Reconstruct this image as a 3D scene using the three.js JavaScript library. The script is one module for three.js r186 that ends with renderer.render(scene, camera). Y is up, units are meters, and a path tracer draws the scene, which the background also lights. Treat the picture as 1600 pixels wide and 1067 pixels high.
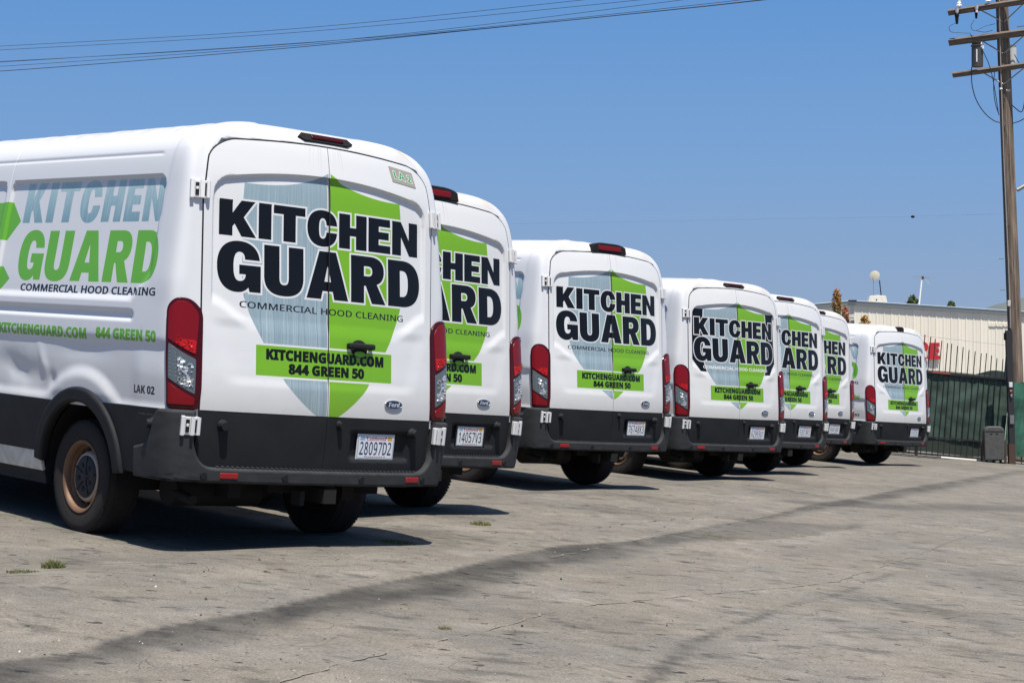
import * as THREE from 'three';
import { mergeGeometries, mergeVertices, toCreasedNormals } from 'three/addons/utils/BufferGeometryUtils.js';
import { TessellateModifier } from 'three/addons/modifiers/TessellateModifier.js';
import { RoundedBoxGeometry } from 'three/addons/geometries/RoundedBoxGeometry.js';
import { createNoise2D, createNoise3D } from 'simplex-noise';

// ------------------------------------------------------------------ camera, sky, sun, exposure
const scene = new THREE.Scene();
const F = 3019.16, PW = 1600, PH = 1067;              // focal length in photo pixels, photo size
const EXPO = 1.3;
const ROLL = 0.084998, PITCH = 0.01313, CAMH = 1.2324; // the lot slopes down to the right by ROLL
const LQ = new THREE.Quaternion().setFromAxisAngle(new THREE.Vector3(0, 0, 1), -ROLL);
const camera = new THREE.PerspectiveCamera(2 * Math.atan(PH / 2 / F) * 180 / Math.PI, PW / PH, 0.1, 9000);
camera.position.set(0, CAMH, 0).applyQuaternion(LQ);
{
  const cp = Math.cos(PITCH), sp = Math.sin(PITCH), cr = Math.cos(ROLL), sr = Math.sin(ROLL);
  const f = new THREE.Vector3(0, sp, -cp), u0 = new THREE.Vector3(0, cp, sp), r0 = new THREE.Vector3(1, 0, 0);
  const r = r0.clone().multiplyScalar(cr).addScaledVector(u0, sr), u = u0.clone().multiplyScalar(cr).addScaledVector(r0, -sr);
  camera.quaternion.setFromRotationMatrix(new THREE.Matrix4().makeBasis(r, u, f.clone().negate())).premultiply(LQ);
}
camera.updateMatrixWorld(true);
const SUNDIR = new THREE.Vector3(0.056, 1, 0.338).applyQuaternion(LQ).normalize();   // towards the sun: high, behind the camera
const sun = new THREE.DirectionalLight(new THREE.Color(1, 0.955, 0.88), 5);
sun.position.copy(SUNDIR).multiplyScalar(120).add(new THREE.Vector3(3, 0, -24)); sun.target.position.set(3, 0, -24);
sun.castShadow = true; sun.shadow.radius = 1; sun.shadow.mapSize.set(4096, 4096);
Object.assign(sun.shadow.camera, { left: -45, right: 45, top: 45, bottom: -45, near: 1, far: 300 });
scene.add(sun, sun.target);
{ // computed clear sky: pale blue-grey at the horizon, deeper blue upward, brighter round the sun
  const W = 512, H = 256, d = new Float32Array(W * H * 4);
  const stops = [[-90, .17, .165, .155], [-2, .22, .23, .25], [0, .31, .41, .56], [2.3, .27, .39, .59], [6, .20, .37, .655], [11, .125, .305, .645], [25, .078, .205, .50], [50, .042, .12, .32], [90, .034, .096, .27]];
  for (let j = 0; j < H; j++) {
    const e = ((j + .5) / H - .5) * 180; let i = 0; while (i < stops.length - 2 && e > stops[i + 1][0]) i++;
    const a = stops[i], b = stops[i + 1], t = Math.min(1, Math.max(0, (e - a[0]) / (b[0] - a[0])));
    for (let k = 0; k < W; k++) {
      const az = ((k + .5) / W - .5) * 2 * Math.PI, er = e * Math.PI / 180, c = Math.cos(az) * Math.cos(er) * SUNDIR.x + Math.sin(er) * SUNDIR.y + Math.sin(az) * Math.cos(er) * SUNDIR.z;
      const g = e > 0 ? .5 * Math.exp((c - 1) * 9) + 1.2 * Math.exp((c - 1) * 90) : 0, o = (j * W + k) * 4;
      for (let m = 0; m < 3; m++) d[o + m] = (a[m + 1] + (b[m + 1] - a[m + 1]) * t + g * [1, .95, .85][m]) / EXPO;
      d[o + 3] = 1;
    }
  }
  const t = new THREE.DataTexture(d, W, H, THREE.RGBAFormat, THREE.FloatType); t.mapping = THREE.EquirectangularReflectionMapping; t.magFilter = THREE.LinearFilter; t.minFilter = THREE.LinearFilter; t.needsUpdate = true;
  scene.background = t; scene.environment = t;
}
const renderer = new THREE.WebGLRenderer({ antialias: true });
renderer.toneMapping = THREE.LinearToneMapping; renderer.toneMappingExposure = EXPO;
renderer.shadowMap.enabled = true; renderer.setSize(1024, 682);

// ------------------------------------------------------------------ helpers
let seedV = 12345; const rnd = () => { seedV = (seedV * 1664525 + 1013904223) >>> 0; return seedV / 4294967296; };
const n2 = createNoise2D(rnd), n3 = createNoise3D(rnd);
const fbm = (x, y, o = 4) => { let s = 0, a = .5; for (let i = 0; i < o; i++) { s += a * n2(x, y); x = x * 2.03 + 7.1; y = y * 2.03 - 3.7; a *= .5; } return s; };
const ss = THREE.MathUtils.smoothstep, lerp = THREE.MathUtils.lerp, clamp = THREE.MathUtils.clamp;
const V = (x, y, z) => new THREE.Vector3(x, y, z);
const tab = (t) => (y) => { // monotone cubic through a table
  const n = t.length; if (y <= t[0][0]) return t[0][1]; if (y >= t[n - 1][0]) return t[n - 1][1];
  let i = 0; while (y > t[i + 1][0]) i++;
  const sl = (k) => (t[k + 1][1] - t[k][1]) / (t[k + 1][0] - t[k][0]), m = (k) => { if (k <= 0) return sl(0); if (k >= n - 1) return sl(n - 2); const a = sl(k - 1), b = sl(k); return a * b <= 0 ? 0 : 2 * a * b / (a + b); };
  const h = t[i + 1][0] - t[i][0], s = (y - t[i][0]) / h, s2 = s * s, s3 = s2 * s;
  return t[i][1] * (2 * s3 - 3 * s2 + 1) + t[i + 1][1] * (3 * s2 - 2 * s3) + h * (m(i) * (s3 - 2 * s2 + s) + m(i + 1) * (s3 - s2));
};
const names = new Map();
const numbered = (n) => { const k = names.get(n) || 0; names.set(n, k + 1); return k ? n + '_' + String(k).padStart(3, '0') : n; };
const shade = (o) => { o.traverse((m) => { if (m.isMesh) { m.castShadow = true; m.receiveShadow = true; } }); return o; };
function thing(name, label, category, group) { const o = new THREE.Group(); o.name = numbered(name); o.userData = { label, category }; if (group) o.userData.group = group; scene.add(o); return o; }
function mesh(name, geo, mat, parent, label) { const m = new THREE.Mesh(geo, mat); m.name = name; m.castShadow = m.receiveShadow = true; if (label) m.userData.label = label; if (parent) parent.add(m); return m; }
function struct(name, geo, mat, kind = 'structure') { const m = mesh(numbered(name), geo, mat, scene); m.userData.kind = kind; return m; }
const lotP = (x, y, z) => V(x, y, z).applyQuaternion(LQ);
function place(o, x, y, z, yaw = 0, tp = 0, tr = 0) { // stand an object on the sloping lot
  const q = (a, x, y, z) => new THREE.Quaternion().setFromAxisAngle(V(x, y, z), a);
  o.position.copy(lotP(x, y, z)); o.quaternion.copy(LQ).multiply(q(yaw, 0, 1, 0)).multiply(q(tp, 1, 0, 0)).multiply(q(tr, 0, 0, 1)); return o;
}
const camQ = camera.quaternion.clone(), camPos = camera.position.clone();
// point in the world seen in direction (px, py) of the survey photograph at a given distance ahead
const at = (px, py, depth) => V((px - PW / 2) / F * depth, -(py - PH / 2) / F * depth, -depth).applyQuaternion(camQ).add(camPos);
const geoOf = (g) => (g.index ? g.toNonIndexed() : g);
function merge(list) { return mergeGeometries(list.map((g) => { g = geoOf(g); const c = new THREE.BufferGeometry(); for (const k of ['position', 'normal', 'uv']) if (g.attributes[k]) c.setAttribute(k, g.attributes[k]); if (!c.attributes.uv) c.setAttribute('uv', new THREE.BufferAttribute(new Float32Array(c.attributes.position.count * 2), 2)); return c; })); }
const box = (w, h, d, x = 0, y = 0, z = 0, r = 0) => (r ? new RoundedBoxGeometry(w, h, d, 2, r) : new THREE.BoxGeometry(w, h, d)).translate(x, y, z);
const cyl = (r0, r1, h, n = 20) => new THREE.CylinderGeometry(r0, r1, h, n);
function rodGeo(a, b, r0, r1 = r0, n = 10) { const d = b.clone().sub(a), g = cyl(r1, r0, d.length(), n); g.applyQuaternion(new THREE.Quaternion().setFromUnitVectors(V(0, 1, 0), d.normalize())); const c = a.clone().add(b).multiplyScalar(.5); return g.translate(c.x, c.y, c.z); }
function barGeo(a, b, w, h) { const d = b.clone().sub(a), L = d.length(), g = new THREE.BoxGeometry(w, L, h); g.applyQuaternion(new THREE.Quaternion().setFromUnitVectors(V(0, 1, 0), d.normalize())); const c = a.clone().add(b).multiplyScalar(.5); return g.translate(c.x, c.y, c.z); }
const tube = (pts, r, n = 40, k = 6) => new THREE.TubeGeometry(new THREE.CatmullRomCurve3(pts), n, r, k);
const tess = (g, e, it = 8) => new TessellateModifier(e, it).modify(geoOf(g));
function canvas(w, h, draw, srgb = true) { const c = document.createElement('canvas'); c.width = w; c.height = h; draw(c.getContext('2d'), w, h); const t = new THREE.CanvasTexture(c); if (srgb) t.colorSpace = THREE.SRGBColorSpace; t.anisotropy = 8; return t; }
function dataTex(w, h, f, rep = true, srgb = false) { // f(u, v) -> [r, g, b] 0..1, as stored
  const d = new Uint8Array(w * h * 4); for (let j = 0; j < h; j++) for (let i = 0; i < w; i++) { const c = f(i / w, j / h), o = (j * w + i) * 4; for (let k = 0; k < 3; k++) d[o + k] = clamp(c[k], 0, 1) * 255; d[o + 3] = 255; }
  const t = new THREE.DataTexture(d, w, h); t.magFilter = THREE.LinearFilter; t.minFilter = THREE.LinearMipmapLinearFilter; if (rep) t.wrapS = t.wrapT = THREE.RepeatWrapping; if (srgb) t.colorSpace = THREE.SRGBColorSpace; t.needsUpdate = true; return t;
}
// noise that tiles over the unit square
const tile = (u, v, f, o = 4) => { let s = 0, a = .5; for (let i = 0; i < o; i++) { const A = u * 2 * Math.PI, B = v * 2 * Math.PI, R = f / (2 * Math.PI); s += a * n3(Math.cos(A) * R + 3.1 * i, Math.sin(A) * R + Math.cos(B) * R, Math.sin(B) * R * 1.01 + i * 5.7); f *= 2; a *= .5; } return s; };
const std = (o) => new THREE.MeshStandardMaterial(o), phys = (o) => new THREE.MeshPhysicalMaterial(o);
const lin = (r, g, b) => new THREE.Color().setRGB(r, g, b);

// ------------------------------------------------------------------ materials
const grime = dataTex(256, 256, (u, v) => { const a = .84 + .22 * tile(u, v, 5, 5); return [a, a * .99, a * .975]; });
const grimeB = dataTex(256, 256, (u, v) => { const a = .5 + .5 * tile(u, v, 40, 3); return [a, a, a]; });
const rep = (t, x, y = x) => { const c = t.clone(); c.repeat.set(x, y); c.needsUpdate = true; return c; };
const M = {
  black: phys({ specularIntensity: .45, color: lin(.017, .0185, .0215), map: rep(grime, 1.1), roughness: .66, bumpMap: rep(grimeB, 8), bumpScale: .0006 }),
  bumper: phys({ specularIntensity: .45, color: lin(.044, .046, .049), map: rep(grime, 1.4, 2.6), roughness: .7, bumpMap: rep(grimeB, 8), bumpScale: .0008 }),
  dark: phys({ specularIntensity: .45, color: lin(.012, .012, .013), roughness: .8 }),
  seal: phys({ specularIntensity: .45, color: lin(.02, .02, .022), roughness: .7 }),
  under: phys({ specularIntensity: .45, color: lin(.018, .017, .016), roughness: .85 }),
  rubber: phys({ specularIntensity: .45, color: lin(.030, .026, .024), roughness: .85, bumpMap: rep(grimeB, 6), bumpScale: .001 }),
  rim: std({ color: lin(.20, .115, .07), map: rep(grime, 3), roughness: .6, metalness: .35 }),
  rimring: std({ color: lin(.46, .37, .29), map: rep(grime, 3), roughness: .5, metalness: .4 }),
  hub: phys({ color: lin(.024, .025, .028), specularIntensity: .4, roughness: .5 }),
  white: phys({ color: lin(.70, .70, .70), roughness: .45, clearcoat: .15, clearcoatRoughness: .12 }),
  offwhite: std({ color: lin(.72, .70, .64), roughness: .5, map: rep(grime, 2) }),
  steel: std({ color: lin(.35, .34, .33), roughness: .45, metalness: .7 }),
  red: phys({ color: lin(.18, .004, .007), roughness: .3, specularIntensity: .4, clearcoat: .2, clearcoatRoughness: .05 }),
  redBright: phys({ color: lin(.42, .010, .010), roughness: .25, specularIntensity: .4, clearcoat: .2, clearcoatRoughness: .05 }),
  redDark: phys({ color: lin(.05, .002, .004), roughness: .3, specularIntensity: .4, clearcoat: .2, clearcoatRoughness: .06 }),
  glint: std({ color: lin(.75, .76, .77), roughness: .28, metalness: .7 }), redFacet: phys({ color: lin(.75, .03, .03), roughness: .15, metalness: .6 }),
  lens: phys({ color: lin(.13, .145, .14), roughness: .22, metalness: .35, clearcoat: 1, clearcoatRoughness: .04 }),
  reflector: std({ color: lin(.30, .012, .014), roughness: .3 }),
  chrome: std({ color: lin(.6, .6, .62), roughness: .2, metalness: 1 }),
  glass: phys({ color: lin(.02, .022, .025), roughness: .05, clearcoat: 1 }),
  fence: std({ color: lin(.016, .016, .017), roughness: .6 }),
};
const paint = (map) => phys({ color: lin(.76, .76, .76), map, vertexColors: true, roughness: .42, specularIntensity: .45, clearcoat: .25, clearcoatRoughness: .04 });

// ------------------------------------------------------------------ the lot: one sheet of old concrete
const VANS = [ // x, z, heading change, pitch, roll, body lift
  [-1.064, -11.6357, -.0376, -.0065, .0072, .0], [-.5304, -14.7393, .0005, -.0103, .003, .0], [1.1182, -20.0462, .0001, -.0073, .0151, .026], [2.9585, -24.3847, -.0216, -.008, .0172, -.018],
  [3.9915, -27.1488, .0019, -.004, .0064, 0], [5.0394, -30.8709, .0016, -.0011, .0026, .008], [7.2343, -35.0074, .0551, -.0071, .012, -.012]];
const YAW = 0.756311;
const rowU = [.357, -.934], rowN = [.934, .357];
const rowT = VANS.map((v) => [v[0] * rowU[0] + v[1] * rowU[1], v[0] * rowN[0] + v[1] * rowN[1]]);
const rowS = tab([[rowT[0][0] - 30, rowT[0][1]], ...rowT, [rowT[6][0] + 30, rowT[6][1]]]);
const lotH = (x, z) => {
  const s = x * rowN[0] + z * rowN[1] - rowS(x * rowU[0] + z * rowU[1]);
  let h = .045 * ss(s, -.62, -.02);
  if (x > 45) h += (x - 45) * .08; if (x < -45) h += (x + 45) * .08;
  return h + .006 * n2(x * .35, z * .35) * ss(s, 0, 1.5);
};
const distPoly = (x, z, p) => { let best = 1e9, side = 0, wid = 0; for (let i = 0; i < p.length - 1; i++) { const [ax, az, aw] = p[i], [bx, bz, bw] = p[i + 1], dx = bx - ax, dz = bz - az, t = clamp(((x - ax) * dx + (z - az) * dz) / (dx * dx + dz * dz), 0, 1), ex = x - ax - t * dx, ez = z - az - t * dz, d = Math.hypot(ex, ez); if (d < best) { best = d; side = Math.sign(ex * -dz + ez * dx); wid = lerp(aw, bw, t); } } return [best, side, wid]; };
const EDGE = [[-2.6, -5], [-1.80, -6.68], [-1.54, -7.12], [-1.42, -7.68], [-1.15, -8.44], [-1.01, -8.78], [-.71, -9.87], [-.25, -11.08], [.11, -12.27], [.45, -13.28], [1.01, -14.10], [1.73, -16.14], [2.35, -17.63], [3.11, -19.97], [4.22, -22.84], [6.19, -28.06], [9.74, -37.02]].map((p) => [...p, 0]);
const LOW = [[-2.2, -4.6], [-1.54, -6.1], [-1.38, -6.91], [-1.17, -7.42], [-.86, -8.35], [-.70, -8.90], [-.22, -9.87], [.11, -10.86], [.40, -11.91], [.80, -12.63], [1.10, -13.5], [1.64, -15.35], [2.98, -19.12], [4.4, -22.4], [6.4, -27.6], [10, -37]].map((p) => [...p, 0]);
const PATCH = [[1.24, -14.06], [2.48, -15.77], [3.52, -18.14], [2.29, -17.21]];
const TRAIL = [[.5, -6.9, .04], [.66, -7.62, .045], [.79, -8.19, .04], [.87, -8.51, .05], [.92, -8.83, .04], [1.23, -9.64, .03], [1.41, -10.05, .04], [1.66, -10.71, .02], [2.01, -11.40, .03], [2.48, -12.62, .025], [2.99, -13.83, .02]];
const CROSS = [[3.21, -20.65, .3], [3.98, -21.08, .4], [5.19, -22.40, .5], [6.36, -23.45, .5], [10, -26, .6]];
const BLOTS = [[1.00, -8.49, .13], [1.24, -10.20, .10], [2.01, -9.82, .2], [2.46, -11.11, .3], [2.36, -9.36, .16], [2.69, -10.36, .2], [1.21, -11.37, .08], [.42, -9.17, .09], [1.49, -10.37, .14], [2.92, -14.1, .2], [2.22, -11.56, .22], [1.26, -9.14, .1], [2.05, -8.61, .14], [.81, -8.11, .1], [-1.6, -9.4, .08], [-1.85, -7.68, .07], [-.21, -9.56, .08], [-.9, -7.1, .07], [3.47, -13.66, .2], [-.35, -13.1, .5], [1.7, -19.2, .6], [3.3, -23.0, .7], [1.0, -17.2, .5]];
const inPoly = (x, z, p) => { let c = false; for (let i = 0, j = p.length - 1; i < p.length; j = i++) if ((p[i][1] > z) !== (p[j][1] > z) && x < (p[j][0] - p[i][0]) * (z - p[i][1]) / (p[j][1] - p[i][1]) + p[i][0]) c = !c; return c; };
function lotColour(x, z) {
  const w = .16 * fbm(x * 1.7, z * 1.7, 3);
  let k = 1 + .24 * fbm(x * .38, z * .38, 3) + .10 * fbm(x * 1.3 + 9, z * 1.3, 2) + .05 * fbm(x * 6 + 9, z * 6, 3);
  const blot = fbm(x * 1.9 + 40, z * 2.6, 4); k *= 1 - .40 * ss(blot, .34, .46);
  const blot2 = fbm(x * 6 + 11, z * 6, 3); k *= 1 - .24 * ss(blot2, .46, .56);
  const light = fbm(x * 1.1 - 20, z * 1.1 + 5, 3); k *= 1 + .18 * ss(light, .2, .45);
  let warm = .5 + .8 * fbm(x * .8 + 70, z * .8, 3);
  let d, sd, wd; const near = z > -24 ? 1 : .6;
  if (x > -4 && x < 12 && z > -38) { // oily gutter: a crisp edge on the vans' side, smeared out towards the lane
    [d, sd] = distPoly(x + w * .12, z + w * .12, EDGE); const a = d * sd; [d, sd] = distPoly(x + w * .35, z + w * .35, LOW); const b = d * sd;
    const m = ss(a, -.01, .045) * (1 - ss(b, -.12, .16)), streak = clamp(.80 + .55 * fbm(x * 1.6 + 3, z * .8, 3) + .25 * fbm(x * 7, z * 7, 2), .3, 1.05), fade = lerp(1, .82, ss(-z, 11, 17)) * lerp(1, .75, ss(-z, 24, 34));
    k *= 1 - .74 * m * streak * fade; k *= 1 - .34 * (1 - ss(Math.abs(a - .02), .0, .035)) * clamp(.5 + 1.4 * fbm(x * 3, z * 3, 2), 0, 1);
    const P = inPoly(x + w * .5, z + w * .5, PATCH); if (P) k *= .70; const e2 = distPoly(x, z, [[1.6, -13.9, 0], [2.15, -14.9, 0], [3.09, -16.87, 0]]); k *= 1 + .22 * (1 - ss(e2[0], .05, .45));
    [d, sd, wd] = distPoly(x + w, z + w, CROSS); k *= 1 - .36 * (1 - ss(d, wd * .2, wd * 1.4));
    [d, sd, wd] = distPoly(x + w * .10, z + w * .10, TRAIL); k *= 1 - .42 * 1.2 * (1 - ss(d, wd * .7, wd * 1.15)) * clamp(.75 + 1.5 * fbm(x * 2.1, z * 2.1, 2), 0, 1);
    for (const [bx, bz, br] of BLOTS) { const r = Math.hypot(x - bx, (z - bz) * .8); if (r < br * 2) k *= 1 - .40 * (1 - ss(r + br * 1.3 * fbm(x * 9 / (br * 8), z * 9 / (br * 8), 3), br * .45, br * .95)) * clamp(.7 + 1.6 * fbm(x * 11, z * 11, 2), 0, 1); }
  }
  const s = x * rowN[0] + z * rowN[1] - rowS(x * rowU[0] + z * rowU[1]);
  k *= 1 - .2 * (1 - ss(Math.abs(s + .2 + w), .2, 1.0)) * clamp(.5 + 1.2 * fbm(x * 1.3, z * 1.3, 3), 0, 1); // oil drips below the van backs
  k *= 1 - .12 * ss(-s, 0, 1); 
  k = clamp(k, .12, 1.4) * .225;
  const c = [k * (1.06 + .05 * warm), k * (.960 + .01 * warm), k * (.845 - .05 * warm)];
  [d] = distPoly(x + w * .15, z + w * .15, [[-3.9, -12.9], [-3.19, -12.47], [-2.93, -12.36], [-2.53, -11.97], [-2.19, -11.62], [-1.78, -11.4]]); // worn green bay line
  let g = (1 - ss(d, .03, .09)) * .8; const [d2] = distPoly(x, z, [[-2.6, -9.95], [-2.0, -9.8]]); g = Math.max(g, (1 - ss(d2, .03, .1)) * .35 * clamp(.5 + 2 * fbm(x * 5, z * 5, 2), 0, 1));
  if (g > 0) { const q = g * clamp(.55 + 1.5 * fbm(x * 4, z * 4, 3), 0, 1); c[0] = lerp(c[0], .045, q); c[1] = lerp(c[1], .13, q); c[2] = lerp(c[2], .06, q); }
  return c;
}
function groundSheet(xs, zs, skip) {
  const pos = [], col = [], uv = [], idx = [], nx = xs.length;
  for (const z of zs) for (const x of xs) { const p = lotP(x, lotH(x, z), z); pos.push(p.x, p.y, p.z); col.push(...lotColour(x, z)); uv.push(x / 2.4, z / 2.4); }
  for (let j = 0; j < zs.length - 1; j++) for (let i = 0; i < nx - 1; i++) { if (skip && skip((xs[i] + xs[i + 1]) / 2, (zs[j] + zs[j + 1]) / 2)) continue; const a = j * nx + i; idx.push(a, a + 1, a + nx, a + 1, a + nx + 1, a + nx); }
  const g = new THREE.BufferGeometry(); g.setAttribute('position', new THREE.Float32BufferAttribute(pos, 3)); g.setAttribute('color', new THREE.Float32BufferAttribute(col, 3)); g.setAttribute('uv', new THREE.Float32BufferAttribute(uv, 2)); g.setIndex(idx); g.computeVertexNormals(); return g;
}
const speck = []; for (let i = 0; i < 900; i++) speck.push([rnd(), rnd(), .001 + .004 * rnd() ** 3, rnd()]);
const concreteMap = canvas(1024, 1024, (c, W) => {
  const im = c.createImageData(W, W);
  for (let j = 0; j < W; j++) for (let i = 0; i < W; i++) { const u = i / W, v = j / W, a = clamp(.84 + .07 * tile(u, v, 14, 3) + .28 * tile(u + .3, v, 200, 3), 0, 1) * 255, o = (j * W + i) * 4; im.data[o] = a; im.data[o + 1] = a; im.data[o + 2] = a * .985; im.data[o + 3] = 255; }
  c.putImageData(im, 0, 0);
  for (const [x, y, r, t] of speck) { c.fillStyle = t > .82 ? 'rgba(255,252,244,.75)' : t > .4 ? 'rgba(60,56,50,.55)' : 'rgba(110,104,95,.6)'; c.beginPath(); c.ellipse(x * W, y * W, r * W * 1.2, r * W * .7, t * 9, 0, 7); c.fill(); }
  for (let i = 0; i < 110; i++) { const x = rnd() * W, y = rnd() * W, r = (.003 + .010 * rnd() ** 3) * W, t = rnd(); c.fillStyle = t < .7 ? `rgba(46,42,39,${.4 + .45 * rnd()})` : `rgba(235,230,215,${.3 + .4 * rnd()})`; c.beginPath(); for (let k = 0; k < 11; k++) { const a = k / 11 * 6.283, q = r * (.45 + .8 * rnd()); c.lineTo(x + Math.cos(a) * q * 1.3, y + Math.sin(a) * q); } c.closePath(); c.fill(); }
  c.strokeStyle = 'rgba(70,66,60,.6)'; for (let i = 0; i < 34; i++) { c.lineWidth = .6 + rnd() * 1.2; let x = rnd() * W, y = rnd() * W, a = rnd() * 7; c.beginPath(); c.moveTo(x, y); for (let k = 0; k < 14; k++) { a += (rnd() - .5) * 1.1; x += Math.cos(a) * 9; y += Math.sin(a) * 9; c.lineTo(x, y); } c.stroke(); }
});
concreteMap.wrapS = concreteMap.wrapT = THREE.RepeatWrapping;
const concreteBump = dataTex(512, 512, (u, v) => { const a = .5 + .10 * tile(u, v, 20, 2) + .5 * tile(u, v, 130, 2); return [a, a, a]; });
const concrete = std({ color: lin(1, 1, 1), vertexColors: true, map: concreteMap, bumpMap: concreteBump, bumpScale: .004, roughness: .92 });
{
  const span = (list) => { const o = []; for (const [a, b, s] of list) { const n = Math.round(Math.abs(b - a) / s); for (let i = 0; i < n; i++) o.push(a + (b - a) * i / n); } o.push(list[list.length - 1][1]); return o; };
  const xs = span([[-300, -60, 30], [-60, -20, 4], [-20, -5, .5], [-5, 7, .045], [7, 16, .1], [16, 40, 2], [40, 70, 5], [70, 300, 40]]);
  const zs = span([[60, 6, 6], [6, -6, .5], [-6, -14, .03], [-14, -22, .05], [-22, -36, .09], [-36, -48, .2], [-48, -80, 3], [-80, -160, 20], [-160, -600, 110]]).reverse();
  struct('ground', groundSheet(xs, zs.slice().reverse()), concrete);
}
// ------------------------------------------------------------------ the skin of a panel van: S runs round the body from the middle of the back, y is height
const HW = tab([[.3, .95], [.42, .985], [.55, 1.0], [.86, 1.02], [1.15, 1.03], [1.45, 1.02], [1.8, .985], [2.1, .95], [2.28, .925], [2.36, .905], [2.42, .87], [2.465, .82], [2.51, .745], [2.548, .62], [2.572, .46], [2.59, .22]]);
const ZR = tab([[.3, -.03], [.84, 0], [1.23, -.035], [1.47, -.065], [1.8, -.10], [2.19, -.145], [2.35, -.18], [2.47, -.215], [2.51, -.235], [2.548, -.275], [2.572, -.36], [2.59, -.6]]);
const ZF = tab([[.3, -5.85], [.6, -5.93], [.85, -5.92], [1.02, -5.84], [1.12, -5.66], [1.2, -5.35], [1.28, -5.12], [2.36, -4.5], [2.46, -4.38], [2.59, -4.1]]);
const SA = .855, SB = 1.105, SC = 4.705, SD = 5.705, SE = 6.0, SF = 6.7;
function outline(S, y) {
  const hw = HW(y), zr = ZR(y), flat = Math.min(.855, hw - .1), ze = zr - .08 * (flat / .855) ** 2;
  if (S <= SA) { const x = S / SA * flat; return [x, zr - .08 * (x / .855) ** 2]; }
  const z1 = ze - .17, bez = (t, p) => { const u = 1 - t; return [0, 1].map((i) => u * u * u * p[0][i] + 3 * u * u * t * p[1][i] + 3 * u * t * t * p[2][i] + t * t * t * p[3][i]); };
  if (S <= SB) { const k = hw - flat; return bez((S - SA) / (SB - SA), [[flat, ze], [flat + .86 * k, ze - .035], [hw, ze - .030], [hw, z1]]); }
  if (S <= SC) { const q = S - SB; return [hw, -.28 - q + (z1 + .28) * Math.max(0, 1 - q / .8)]; }
  const zf = ZF(y), zs = Math.min(-3.95, zf + .45), fx = Math.max(.05, hw - .25);
  if (S <= SD) return [hw, lerp(-3.88, zs, (S - SC) / (SD - SC))];
  if (S <= SE) return bez((S - SD) / (SE - SD), [[hw, zs], [hw, zs - .25], [hw - .1, zf + .08], [fx, zf + .1 * fx]]);
  const x = (SF - S) / (SF - SE) * fx; return [x, zf + .1 * x * x / fx];
}
const skinP = (S, y) => { const [x, z] = outline(Math.abs(S), y); return V(S < 0 ? -x : x, y, z); };
function skinN(S, y) { const e = .028, g = .016, a = skinP(S + e, y).sub(skinP(S - e, y)), b = skinP(S, y + g).sub(skinP(S, y - g)); return a.cross(b).normalize(); }
const skin = (S, y, d) => skinP(S, y).addScaledVector(skinN(S, y), d);
// a flat shape drawn in (S, y), given thickness, laid on the skin
function wrap(shape, depth, d0, { bevel = 0, edge = .06, seg = 10, disp = null, uvK = 1, crease = .5 } = {}) {
  let g = new THREE.ExtrudeGeometry(shape, { depth: Math.max(.001, depth - bevel), bevelEnabled: bevel > 0, bevelThickness: bevel, bevelSize: bevel, bevelOffset: -bevel, bevelSegments: 2, curveSegments: seg });
  g = tess(g, edge, 8); const p = g.attributes.position, uv = new Float32Array(p.count * 2), front = new Map();
  for (let i = 0; i < p.count; i++) { const S = p.getX(i), y = p.getY(i), d = p.getZ(i) + d0; if (!disp && g.attributes.normal.getZ(i) > .97) front.set(i, skinN(S, y)); } for (let i = 0; i < p.count; i++) { const S = p.getX(i), y = p.getY(i), d = p.getZ(i) + d0 + (disp ? disp(S, y) : 0), v = skin(S, y, d); uv[i * 2] = S * uvK; uv[i * 2 + 1] = y * uvK; p.setXYZ(i, v.x, v.y, v.z); }
  g.setAttribute('uv', new THREE.BufferAttribute(uv, 2)); g.deleteAttribute('normal'); g = toCreasedNormals(g, crease); const nn = g.attributes.normal; for (const [i, v] of front) nn.setXYZ(i, v.x, v.y, v.z); return g;
}
const poly = (pts) => { const s = new THREE.Shape(); pts.forEach(([x, y], i) => (i ? s.lineTo(x, y) : s.moveTo(x, y))); s.closePath(); return s; };
function rpoly(pts, r) { // polygon with rounded corners
  const s = new THREE.Shape(), n = pts.length; for (let i = 0; i < n; i++) { const p = pts[i], a = pts[(i + n - 1) % n], b = pts[(i + 1) % n], rr = p[2] ?? r, da = Math.hypot(a[0] - p[0], a[1] - p[1]), db = Math.hypot(b[0] - p[0], b[1] - p[1]), k = Math.min(rr, da * .49, db * .49); const P = [p[0] + (a[0] - p[0]) / da * k, p[1] + (a[1] - p[1]) / da * k], Q = [p[0] + (b[0] - p[0]) / db * k, p[1] + (b[1] - p[1]) / db * k]; i ? s.lineTo(...P) : s.moveTo(...P); s.quadraticCurveTo(p[0], p[1], ...Q); } s.closePath(); return s;
}
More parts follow.
